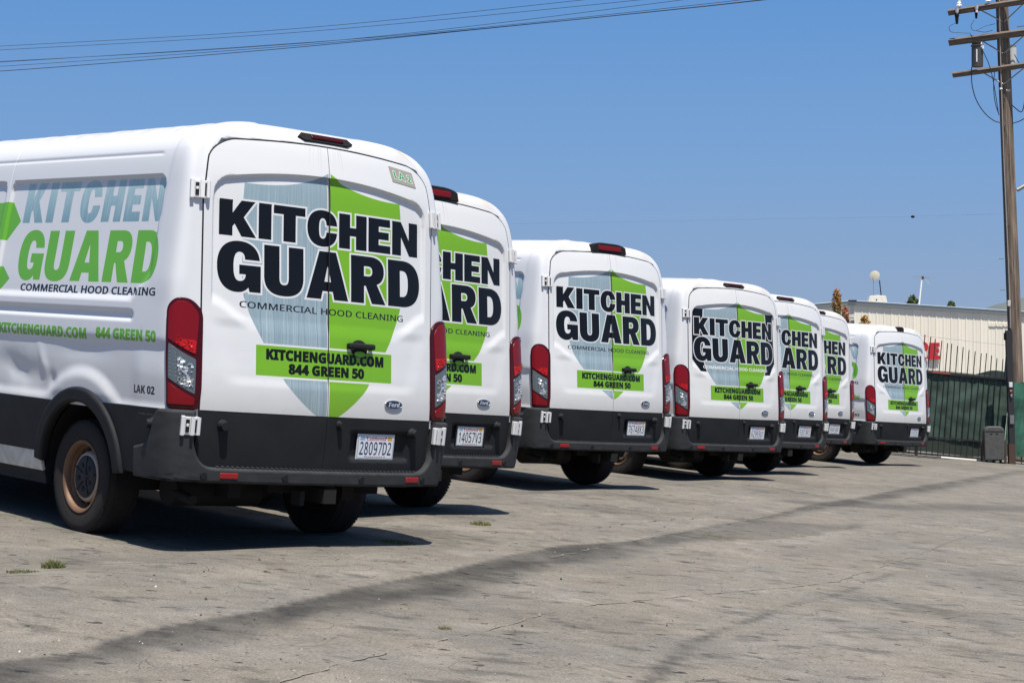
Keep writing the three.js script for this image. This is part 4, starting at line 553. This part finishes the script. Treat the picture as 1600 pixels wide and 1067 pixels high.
{
  const f = place(thing('gate', 'black iron bar gate with dark green screen cloth beside the farthest van', 'gate'), 0, 0, FZ);
  const R = 1.90, tip = (x) => R + clamp(.67 - (x - 9.75) * .215, .3, .82), bar = new THREE.CylinderGeometry(.011, .011, 1, 6).translate(0, .5, 0), head = new THREE.ConeGeometry(.016, .06, 6);
  for (let x = 4.0; x < 11.02; x += .128) { const h = tip(x) + .03 * n2(x * 9, 1), b = mesh('bar', bar, M.fence, f); b.position.set(x, .06, .03); b.scale.y = h - .06; b.rotation.z = .012 * n2(x * 5, 4); }
  for (const [y, n] of [[R, .05], [.47, .035], [.09, .04]]) mesh('rail', barGeo(V(3.9, y, .03), V(11.05, y, .03), n, .035), M.fence, f);
  mesh('screen_cloth', cloth(3.9, 11.1, .36, () => R - .02, .05, .07), screenM, f); mesh('tie_strip', box(.42, .035, .02, 9.55, R + .005, .05, .004), std({ color: lin(.28, .05, .025), roughness: .7 }), f);
  mesh('top_roll', tube([V(3.9, R - .02, -.01), V(6, R + .01, .0), V(8, R - .015, 0), V(9.8, R + .02, 0), V(11, R - .01, 0)], .035, 60, 8), M.fence, f);
  const f2 = place(thing('inner_screen', 'dark screen cloth rising behind the top rail of the gate', 'screen'), 0, 0, FZ - 1.1); mesh('screen_cloth', cloth(3.9, 11.25, .10, (x) => 1.78 + .30 * ss(x, 9.6, 11.2) + .02 * Math.sin(x * 7), .03, .02), std({ color: lin(.03, .045, .038), roughness: .9, side: THREE.DoubleSide }), f2); mesh('post', box(.06, 2.75, .06, 11.28, 1.375, 0), M.fence, f2); mesh('finial', new THREE.SphereGeometry(.06, 8, 6).scale(.7, 1.6, .7).translate(11.28, 2.8, 0), M.fence, f2); mesh('post', box(.05, 2.3, .05, 9.4, 1.15, 0), M.fence, f2); mesh('wire', rodGeo(V(8.9, 2.75, 0), V(11.3, 2.68, 0), .006), M.steel, f2);
  const s = place(thing('fence', 'green screened iron fence to the right of the gate post', 'fence'), 0, 0, FZ + .25); for (let x = 11.45; x < 17; x += .17) { const b = mesh('bar', bar, M.fence, s); b.position.set(x, .06, -.04); b.scale.y = 1.92; } for (const y of [1.83, .52, .12]) mesh('rail', barGeo(V(11.3, y, -.04), V(17, y, -.04), .045, .035), M.fence, s); mesh('screen_cloth', cloth(11.04, 17, .22, () => 1.84, .03, .04), screenG, s);
  const st = thing('gate_post', 'tall dark steel gate post with a rusty foot, in front of the utility pole', 'post'), pb = at(1582, 729, 42.3), pt = at(1576.5, 516, 42.3); st.position.copy(pb); const up = pt.clone().sub(pb); const k = 42.3 / F;
  mesh('shaft', barGeo(V(0, .5, 0), up, .125, .125), std({ color: lin(.028, .028, .032), roughness: .6, map: rep(grime, 2) }), st); mesh('foot', barGeo(V(0, -.05, 0), V(-.012, .5, 0), .14, .14), std({ color: lin(.09, .05, .04), roughness: .9, map: rep(grime, 3) }), st);
  const al = (t) => up.clone().multiplyScalar(t); const put = (nm, g, m, t, dx = 0, dz = .075) => { const q = mesh(nm, g, m, st); q.position.copy(al(t)).add(V(dx, 0, dz)); };
  put('switch_box', box(.075, .11, .05, 0, 0, 0, .01), M.white, .60, .0); put('switch_box', box(.055, .05, .05, 0, 0, 0, .008), std({ color: lin(.4, .12, .12), roughness: .5 }), .555, .0); put('reflector_band', box(.09, .19, .02, 0, 0, 0, .004), std({ color: lin(.16, .16, .165), roughness: .5 }), .345, .01); put('bracket', box(.06, .16, .06, 0, 0, 0, .01), M.dark, .955, -.07, 0); put('bracket', box(.05, .10, .05, 0, 0, 0, .01), M.dark, 1.0, .03, 0); put('switch_box', box(.04, .06, .04, 0, 0, 0, .006), M.steel, .52, .01);
}
{ // rubbish bin on a post frame
  const t = thing('litter_bin', 'grey round-topped litter bin on brown posts, by the gate post', 'litter bin'), p = at(1553.5, 727, 42.1), k = 42.1 / F; t.position.copy(p); t.rotation.y = -.1;
  const s = new THREE.Shape(); s.moveTo(-.185, .14); s.lineTo(.19, .14); s.lineTo(.20, .70); s.quadraticCurveTo(.195, .83, .09, .83); s.lineTo(-.09, .83); s.quadraticCurveTo(-.195, .83, -.20, .70); s.closePath(); mesh('body', new THREE.ExtrudeGeometry(s, { depth: .26, bevelEnabled: true, bevelSize: .02, bevelThickness: .03, bevelSegments: 3, curveSegments: 8 }).translate(0, 0, -.13), std({ color: lin(.11, .11, .105), roughness: .6, map: rep(grime, 2), metalness: .2 }), t);
  for (const x of [-.07, .05]) mesh('handle_slot', new THREE.SphereGeometry(1, 10, 6).scale(.035, .010, .008).translate(x, .69, .16), M.dark, t); mesh('lid_line', box(.40, .008, .335, 0, .745, 0), M.dark, t);
  for (const sx of [-1, 1]) { mesh('side_post', box(.045, .56, .06, sx * .255, .27, 0, .006), std({ color: lin(.07, .045, .035), roughness: .9 }), t); mesh('pivot', rodGeo(V(sx * .19, .5, 0), V(sx * .25, .5, 0), .018), M.steel, t); } mesh('base_bar', box(.5, .03, .06, 0, .04, 0), M.dark, t); for (const x of [-.15, 0, .15]) mesh('leg', box(.025, .13, .2, x, .08, 0), M.dark, t);
}
{ const a = lotP(9.6, .05, FZ + .5), b = lotP(10.75, .05, FZ + .42), t = thing('pipe', 'thin white pipe lying on the ground along the gate', 'pipe'); mesh('tube', rodGeo(a, b, .028), M.offwhite, t); mesh('coupling', rodGeo(a.clone().lerp(b, .96), b.clone().lerp(a, -.06), .04), M.steel, t); }
// ------------------------------------------------------------------ utility pole and wires
{
  const D = 46, t = thing('utility_pole', 'weathered wooden utility pole with three crossarms and a transformer can', 'utility pole'), base = at(1595, 742, D), top = at(1563.5, -75, D); t.position.copy(base);
  const L = (px, py, d = D) => at(px, py, d).sub(base), k = D / F; const up = top.clone().sub(base);
  const g = new THREE.CylinderGeometry(.142, .172, up.length() + .6, 28, 60); { const p = g.attributes.position; for (let i = 0; i < p.count; i++) { const a = Math.atan2(p.getZ(i), p.getX(i)), q = 1 + .018 * n3(Math.cos(a) * 3, p.getY(i) * .25, Math.sin(a) * 3); p.setX(i, p.getX(i) * q); p.setZ(i, p.getZ(i) * q); } g.computeVertexNormals(); } g.translate(0, up.length() / 2 - .3, 0); const sh = mesh('shaft', g, woodM, t); sh.quaternion.setFromUnitVectors(V(0, 1, 0), up.clone().normalize());
  const arm = (x0, y0, xc, yc, w, h, sgn) => { const a = L(x0, y0, D + .72 - .19), c = L(xc, yc, D - .19), b = c.clone().multiplyScalar(2).sub(a), m = mesh('crossarm', barGeo(a, b, h, w), armM, t); return [a, b, c]; };
  const A1 = arm(1483, 19.5, 1566, 7, .10, .125), A2 = arm(1484, 66, 1568, 55, .10, .15), A3 = arm(1490, 117, 1570, 106, .09, .11);
  const rod = (nm, pts, r, m = wireM) => mesh(nm, pts.length > 2 ? tube(pts, r, 30, 6) : rodGeo(pts[0], pts[1], r), m, t);
  const pale = std({ color: lin(.34, .31, .28), roughness: .8 });
  for (const [A, y, yb] of [[A1, 14, 34], [A2, 63, 83], [A3, 113, 131]]) { rod('brace', [A[2].clone().lerp(A[0], .46), L(1568, yb, D - .17)], .016, M.steel); rod('brace', [A[2].clone().lerp(A[1], .46), L(1570, yb, D - .17)], .016, pale); }
  for (const [q, x, y] of [[.80, 1496, 9], [.25, 1543, 3], [-.55, 1612, -8]]) { const p = A1[2].clone().lerp(q > 0 ? A1[0] : A1[1], Math.abs(q)); const ins = merge([cyl(.02, .02, .16, 8).translate(0, .08, 0), cyl(.045, .075, .05, 14).translate(0, .10, 0), cyl(.035, .06, .05, 14).translate(0, .15, 0), cyl(.04, .04, .05, 12).translate(0, .19, 0)]); const m = mesh('insulator', ins, M.white, t); m.position.copy(p).add(V(0, .05, 0)); }
  for (const [q, s] of [[.86, 1], [.49, .8]]) { const p = A1[2].clone().lerp(A1[0], q); const m = mesh('fuse_cutout', merge([cyl(.05, .03, .2, 12).translate(0, -.22, .1), cyl(.055, .055, .06, 12).translate(0, -.1, .1), box(.05, .12, .16, 0, -.03, .06)]), M.dark, t); m.position.copy(p); m.scale.setScalar(s); const w = mesh('insulator', merge([cyl(.05, .035, .09, 12), cyl(.03, .03, .14, 10).translate(0, -.05, 0)]), M.white, t); w.position.copy(p).add(V(0, .0, .12)); }
  const can = mesh('transformer', merge([cyl(.135, .135, .50, 24), cyl(.15, .15, .03, 24).translate(0, .255, 0), cyl(.14, .10, .05, 24).translate(0, .29, 0), box(.1, .05, .1, 0, .31, .05)]), std({ color: lin(.075, .072, .062), roughness: .5, map: rep(grime, 2) }), t); can.position.copy(L(1528, 88, D - .1)); mesh('bushing', merge([cyl(.02, .035, .12, 10).translate(.07, .26, .1), cyl(.025, .03, .08, 10).translate(.1, .2, .13)]), M.white, can); mesh('number_strip', box(.03, .30, .01, -.045, 0, .131), M.white, can);
  const can2 = mesh('transformer', merge([cyl(.125, .125, .52, 24), cyl(.13, .09, .06, 24).translate(0, .29, 0)]), std({ color: lin(.55, .55, .53), roughness: .5 }), t); can2.position.copy(L(1581, 92, D + .38));
  rod('jumper', [L(1519, 105, D - .1), L(1519.5, 130, D - .1), L(1526, 155, D - .1), L(1540, 177, D - .15), L(1555, 189, D - .18), L(1566, 192, D - .18)], .012); rod('jumper', [L(1537, 80, D - .15), L(1546, 100, D - .2), L(1552, 122, D - .2), L(1557, 150, D - .2), L(1561, 176, D - .2)], .010); rod('jumper', [L(1555, 112, D - .2), L(1553.5, 135, D - .2), L(1556, 160, D - .2), L(1562, 180, D - .2)], .010);
  rod('jumper', [L(1493, 36), L(1484, 42), L(1486, 49), L(1500, 51), L(1517, 52)], .006); rod('jumper', [L(1523, 31), L(1518, 42), L(1523, 48), L(1540, 41), L(1556, 37)], .006); rod('jumper', [L(1526, 48), L(1540, 50), L(1552, 47)], .008); rod('jumper', [L(1517, 52), L(1519, 56), L(1524, 66)], .008);
  rod('jumper', [L(1582, 193), L(1592, 190), L(1602, 185), L(1640, 160)], .012); rod('jumper', [L(1581, 163), L(1590, 171), L(1597, 175), L(1604, 150), L(1612, 128)], .012); rod('jumper', [L(1586, 85), L(1594, 99), L(1601, 106), L(1612, 100)], .009); rod('jumper', [L(1590, 42), L(1604, 40), L(1640, 36)], .010);
  rod('ground_wire', [L(1562, -40, D - .165), L(1564, 80, D - .17), L(1570, 260, D - .175), L(1576, 400, D - .178), L(1579.5, 500, D - .18), L(1581, 600, D - .18)], .014, pale); rod('cable', [L(1557.6, 0, D - .06), L(1562, 130, D - .07), L(1567, 250, D - .075), L(1572.5, 380, D - .08), L(1577, 505, D - .085)], .011);
  for (const y of [139, 141]) rod('tag_band', [L(y === 139 ? 1563 : 1573, y, D - .165), L(y === 139 ? 1567 : 1579, y, D - .165)], .03, M.offwhite); mesh('tag', box(.11, .05, .012), std({ color: lin(.75, .42, .05), roughness: .5 }), t).position.copy(L(1578, 54, D - .26)); mesh('cable_box', box(.07, .14, .06, 0, 0, 0, .01), M.offwhite, t).position.copy(L(1577.5, 474, D - .2)); for (const [x, y] of [[1569, 404], [1571, 453], [1570, 152], [1571, 194]]) rod('step_bolt', [L(x, y, D - .1), L(x - (y > 300 ? 7 : -2), y + .5, D - .2)], .009, M.steel);
  mesh('street_bracket', rodGeo(L(1590, 297), L(1606, 288), .05), M.steel, t);
}
{
  const lines = [[[-60, 75.5], [0, 72], [450, 45.5], [900, 1], [1100, -22]], [[-60, 81.5], [0, 78], [450, 51.5], [998, 0], [1150, -17]], [[-60, 99], [0, 96], [525, 63], [1065, 0], [1250, -25]], [[-60, 100.5], [0, 97], [600, 57], [1130, 3], [1300, -18]], [[-60, 106.5], [0, 103.5], [450, 72], [760, 44], [1140, 5], [1300, -14]], [[-60, 114], [0, 111], [450, 75], [750, 45.5], [1192, 0], [1350, -20]]];
  const lab = ['uppermost overhead wire at the top left of the sky', 'second overhead wire from the top, close under the uppermost', 'third overhead wire down, first of the crossing bundle', 'fourth overhead wire down, inside the crossing bundle', 'fifth overhead wire down, crossing the bundle from below', 'lowest overhead wire, reaching farthest right along the sky'];
  lines.forEach((p, i) => { const w = mesh(numbered('power_line'), tube(p.map(([x, y]) => at(x, y, 72 - x * .012)), i === 5 ? .013 : .0085, 80, 5), std({ color: lin(.035, .04, .05), roughness: .7 }), scene); w.userData = { label: lab[i], category: 'wire', group: 'overhead wires' }; });
  const w = thing('phone_line', 'faint thin wire low across the sky with one dark splice', 'wire'); mesh('strand', tube([[700, 352], [870, 348.5], [1100, 344], [1427, 338], [1562, 334]].map(([x, y]) => at(x, y, 47)), .0014, 60, 4), std({ color: lin(.12, .15, .2), roughness: .7 }), w); mesh('splice', new THREE.SphereGeometry(1, 12, 8).scale(.05, .032, .04).translate(...at(1427, 338.5, 47).toArray()), M.dark, w);
}
// ------------------------------------------------------------------ far hill and vegetation
{
  const nx = 60, nz = 24, pos = [], idx = []; const prof = tab([[1380, 490], [1500, 487], [1540, 483], [1557, 477], [1576, 471], [1600, 466], [1660, 462], [1740, 468], [1850, 480], [1950, 492]]);
  for (let j = 0; j <= nz; j++) for (let i = 0; i <= nx; i++) { const px = lerp(1380, 1950, i / nx), v = j / nz, depth = lerp(3000, 5200, v), ridge = at(px, prof(px), 4200), s = Math.exp(-((v - .545) ** 2) / .05), p = at(px, 573, depth); pos.push(p.x, lerp(-60, ridge.y, s) + 14 * s * fbm(i * .3, j * .35, 4) * (v < .5 ? 1 : .3), p.z); }
  for (let j = 0; j < nz; j++) for (let i = 0; i < nx; i++) { const a = j * (nx + 1) + i; idx.push(a, a + 1, a + nx + 1, a + 1, a + nx + 2, a + nx + 1); }
  const g = new THREE.BufferGeometry(); g.setAttribute('position', new THREE.Float32BufferAttribute(pos, 3)); g.setAttribute('uv', new THREE.Float32BufferAttribute(new Float32Array(pos.length / 3 * 2), 2)); g.setIndex(idx); g.computeVertexNormals(); struct('hill', g, std({ color: lin(.115, .13, .125), roughness: 1, side: THREE.DoubleSide }));
}
function leafCloud(n, size, inside) { const pos = [], nor = [], col = [], q = new THREE.Quaternion(), e = new THREE.Euler(); for (let i = 0; i < n; i++) { const [p, c] = inside(i); e.set(rnd() * 6.3, rnd() * 6.3, rnd() * 6.3); q.setFromEuler(e); const s = size * (.6 + .8 * rnd()), a = V(-s * .4, 0, 0).applyQuaternion(q), b = V(0, s, s * .15).applyQuaternion(q), d = V(s * .4, 0, 0).applyQuaternion(q), f = V(0, -s * .8, -s * .1).applyQuaternion(q); for (const v of [a, d, b, a, f, d]) pos.push(p.x + v.x, p.y + v.y, p.z + v.z); for (let k = 0; k < 6; k++) col.push(...c); } const g = new THREE.BufferGeometry(); g.setAttribute('position', new THREE.Float32BufferAttribute(pos, 3)); g.setAttribute('color', new THREE.Float32BufferAttribute(col, 3)); g.setAttribute('uv', new THREE.Float32BufferAttribute(new Float32Array(pos.length / 3 * 2), 2)); g.computeVertexNormals(); return g; }
const leafM = phys({ color: lin(1, 1, 1), vertexColors: true, roughness: .9, transmission: .25, thickness: 0, side: THREE.DoubleSide });
const shrub = (label, px, py, depth, rx, ry, tone) => { const t = thing('dry_shrub', label, 'shrub', 'dry shrubs in front of the cream shed'), topP = at(px, py, depth), base = topP.clone(); base.y = lotP(topP.x, 0, topP.z).y; t.position.copy(base); const h = topP.y - base.y; const st = []; for (let i = 0; i < 9; i++) { const a = i * 2.4; st.push(rodGeo(V(0, i * .05, 0), V(Math.cos(a) * rx * .6, h - ry * (.2 + .08 * i), Math.sin(a) * rx * .6), .02, .006, 5)); } mesh('stem', merge(st), std({ color: lin(.10, .07, .045), roughness: 1 }), t);
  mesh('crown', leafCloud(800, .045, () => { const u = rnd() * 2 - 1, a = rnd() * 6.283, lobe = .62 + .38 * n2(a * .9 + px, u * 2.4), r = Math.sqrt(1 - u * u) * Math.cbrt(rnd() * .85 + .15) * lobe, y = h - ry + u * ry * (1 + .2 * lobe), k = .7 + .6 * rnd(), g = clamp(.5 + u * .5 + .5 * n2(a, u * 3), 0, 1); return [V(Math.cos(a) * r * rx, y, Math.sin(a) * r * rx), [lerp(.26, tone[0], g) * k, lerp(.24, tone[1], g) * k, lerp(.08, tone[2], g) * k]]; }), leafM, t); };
shrub('tallest orange-brown shrub, its tip above the shed roof line', 1308, 455, 52, .19, .34, [.62, .27, .06]); shrub('reddish shrub tip low against the cream wall, beside the tallest shrub', 1321, 482, 52.5, .17, .3, [.68, .30, .18]); shrub('small ochre shrub tip rising over the roof of the farthest van', 1352, 496, 53, .20, .30, [.58, .33, .08]);
const farTree = (label, px, py, depth, rx) => { const t = thing('tree', label, 'tree', 'tree tops behind the shed'), topP = at(px, py, depth), gy = lotP(14, 0, -80).y - 2.5; t.position.set(topP.x, gy, topP.z); const h = topP.y - gy; mesh('trunk', rodGeo(V(0, 0, 0), V(.1, h - rx * .6, 0), .22, .08), std({ color: lin(.10, .075, .055), roughness: 1 }), t); mesh('crown', leafCloud(2600, .09, () => { const a = rnd() * 6.283, u = rnd() * 2 - 1, lobe = .7 + .3 * n2(a + px, u * 2), r = Math.sqrt(1 - u * u) * Math.cbrt(rnd()) * lobe, k = .7 + .6 * rnd(); return [V(Math.cos(a) * r * rx, h - rx * .95 + u * rx * lobe * 1.2, Math.sin(a) * r * rx), [.12 * k, .16 * k, .05 * k]]; }), leafM, t); };
farTree('green tree top showing over the shed roof, left of the antenna mast', 1427, 463, 130, .48); farTree('smaller green tree top over the shed roof, right of the antenna', 1487, 472, 135, .36);
// ------------------------------------------------------------------ small things on the ground
const tuft = (label, x, z, r, h, n, tone, cat = 'weed') => { const pos = [], col = []; for (let i = 0; i < n; i++) { const a = rnd() * 6.283, d = r * Math.sqrt(rnd()), bx = Math.cos(a) * d, bz = Math.sin(a) * d * .8, hh = h * (.35 + .65 * rnd()) * (1 - .5 * d / r), le = (rnd() - .5) * hh * 1.6, lf = (rnd() - .5) * hh * 1.6, w = .003 + .003 * rnd(), k = .65 + .7 * rnd(), g = rnd(); const c = [lerp(tone[0], .30, g * g) * k, lerp(tone[1], .24, g * g) * k, lerp(tone[2], .11, g * g) * k]; const q = rnd() * 3.14, cx = Math.cos(q) * w, cz = Math.sin(q) * w; pos.push(bx - cx, 0, bz - cz, bx + cx, 0, bz + cz, bx + le * .4, hh * .6, bz + lf * .4, bx + cx, 0, bz + cz, bx + le * .4 + cx * .6, hh * .6, bz + lf * .4 + cz * .6, bx + le * .4, hh * .6, bz + lf * .4, bx + le * .4, hh * .6, bz + lf * .4, bx + le * .4 + cx * .6, hh * .6, bz + lf * .4 + cz * .6, bx + le, hh, bz + lf); for (let k2 = 0; k2 < 9; k2++) col.push(...c); }
  const g = new THREE.BufferGeometry(); g.setAttribute('position', new THREE.Float32BufferAttribute(pos, 3)); g.setAttribute('color', new THREE.Float32BufferAttribute(col, 3)); g.setAttribute('uv', new THREE.Float32BufferAttribute(new Float32Array(pos.length / 3 * 2), 2)); g.computeVertexNormals(); const m = mesh(numbered('weed'), g, leafM, scene); place(m, x, lotH(x, z) - .003, z, rnd() * 6); m.userData = { label, category: cat }; };
tuft('bushy dry weed tuft nearest the wheel of the first van', -2.25, -9.93, .06, .075, 420, [.10, .15, .03]); tuft('flat green weed mat in front of the bushy weed tuft', -2.31, -9.62, .10, .022, 420, [.09, .12, .04]); tuft('low weed strip along the shadow edge behind the first van', -.62, -12.43, .15, .03, 620, [.09, .12, .035]); tuft('small weed clump on the concrete behind the second van', -.12, -14.38, .10, .05, 420, [.12, .15, .04]); tuft('tiny dry weed in the pale joint in the foreground', -.19, -8.62, .04, .03, 90, [.2, .17, .06]); tuft('thin green weed line in the dark gutter seam', 1.72, -15.1, .16, .018, 260, [.10, .13, .03]); tuft('single small yellow weed left of the dark gutter stain', -1.19, -10.2, .03, .02, 60, [.16, .16, .04]);
const ribbon = (name, pts, w, mat, wob, lift = .004, gap = 0) => { const pos = [], idx = []; let n = 0; const c = new THREE.CatmullRomCurve3(pts.map(([x, z]) => V(x, 0, z))), L = c.getLength(), N = Math.round(L / .035); for (let i = 0; i <= N; i++) { const p = c.getPointAt(i / N), t = c.getTangentAt(i / N), nx = -t.z, nz = t.x, o = wob * fbm(i * .11, w * 999, 4), ww = w * Math.max(.12, .55 + 1.3 * fbm(i * .23, 5 + w * 300, 3)); for (const s of [-1, 1]) { const x = p.x + nx * (o + s * ww), z = p.z + nz * (o + s * ww), q = lotP(x, lotH(x, z) + lift, z); pos.push(q.x, q.y, q.z); } if (i && fbm(i * .06, 77 + w * 200, 2) > gap) { const a = n - 2; idx.push(a, a + 1, n, a + 1, n + 1, n); } n += 2; } const g = new THREE.BufferGeometry(); g.setAttribute('position', new THREE.Float32BufferAttribute(pos, 3)); g.setAttribute('uv', new THREE.Float32BufferAttribute(new Float32Array(pos.length / 3 * 2), 2)); g.setIndex(idx); g.computeVertexNormals(); return struct(name, g, mat); };
const paleM = std({ color: lin(.20, .18, .145), roughness: 1 }), darkM = std({ color: lin(.045, .042, .038), roughness: 1 });
ribbon('concrete_joint', [[-.85, -6.4], [-.69, -6.92], [-.53, -7.42], [-.35, -7.86], [-.18, -8.28], [.11, -8.97], [.40, -9.77], [1.20, -10.88], [2.15, -12.25], [2.51, -13.11], [3.04, -14.43], [4.13, -17.23], [4.99, -19.26]], .0075, paleM, .03, .004, -.25);
ribbon('concrete_joint', [[.36, -12.27], [.87, -13.72], [1.70, -15.86], [3.01, -19.33], [3.6, -20.9]], .009, paleM, .03, .005, -.1);
ribbon('crack', [[-.2, -11.0], [.5, -10.55], [.9, -10.7], [1.35, -10.4]], .008, darkM, .05, .005, 0); ribbon('crack', [[-2.4, -9.4], [-1.6, -10.4], [-.9, -10.75], [-.3, -11.6]], .005, darkM, .06, .005, .05);
ribbon('crack', [[1.5, -15.3], [2.2, -16.2], [3.3, -17.0], [4.6, -19.1]], .010, paleM, .08, .005, .05); ribbon('crack', [[.6, -7.4], [1.3, -8.1], [2.1, -8.2]], .005, darkM, .04, .005, .08); ribbon('crack', [[-1.0, -13.3], [-.3, -13.6], [.4, -14.2], [1.3, -16.2], [2.2, -17.6]], .007, darkM, .06, .005, .02);
{ // chips and grit nobody could count
  const g = new THREE.DodecahedronGeometry(1, 0), m = new THREE.InstancedMesh(g, std({ color: lin(1, 1, 1), roughness: .9 }), 420), M4 = new THREE.Matrix4(), q = new THREE.Quaternion(), c = new THREE.Color(); for (let i = 0; i < 420; i++) { const t = rnd(), z = -7 - 22 * t * t, x = lerp(-2.6, .2, rnd() ** 1.3) + (t * t * 22) * .34 + (rnd() < .3 ? rnd() * 3 : 0), s = .0022 + .005 * rnd() ** 5; q.setFromEuler(new THREE.Euler(rnd() * 6, rnd() * 6, rnd() * 6)); M4.compose(lotP(x, lotH(x, z) + s * .4, z), q, V(s * 1.5, s * .7, s)); m.setMatrixAt(i, M4); const k = rnd(); m.setColorAt(i, k > .72 ? c.setRGB(.5, .48, .43) : k > .4 ? c.setRGB(.2, .18, .15) : c.setRGB(.07, .065, .06)); } m.name = 'grit'; m.castShadow = m.receiveShadow = true; m.userData.kind = 'stuff'; scene.add(m);
}
renderer.render(scene, camera);
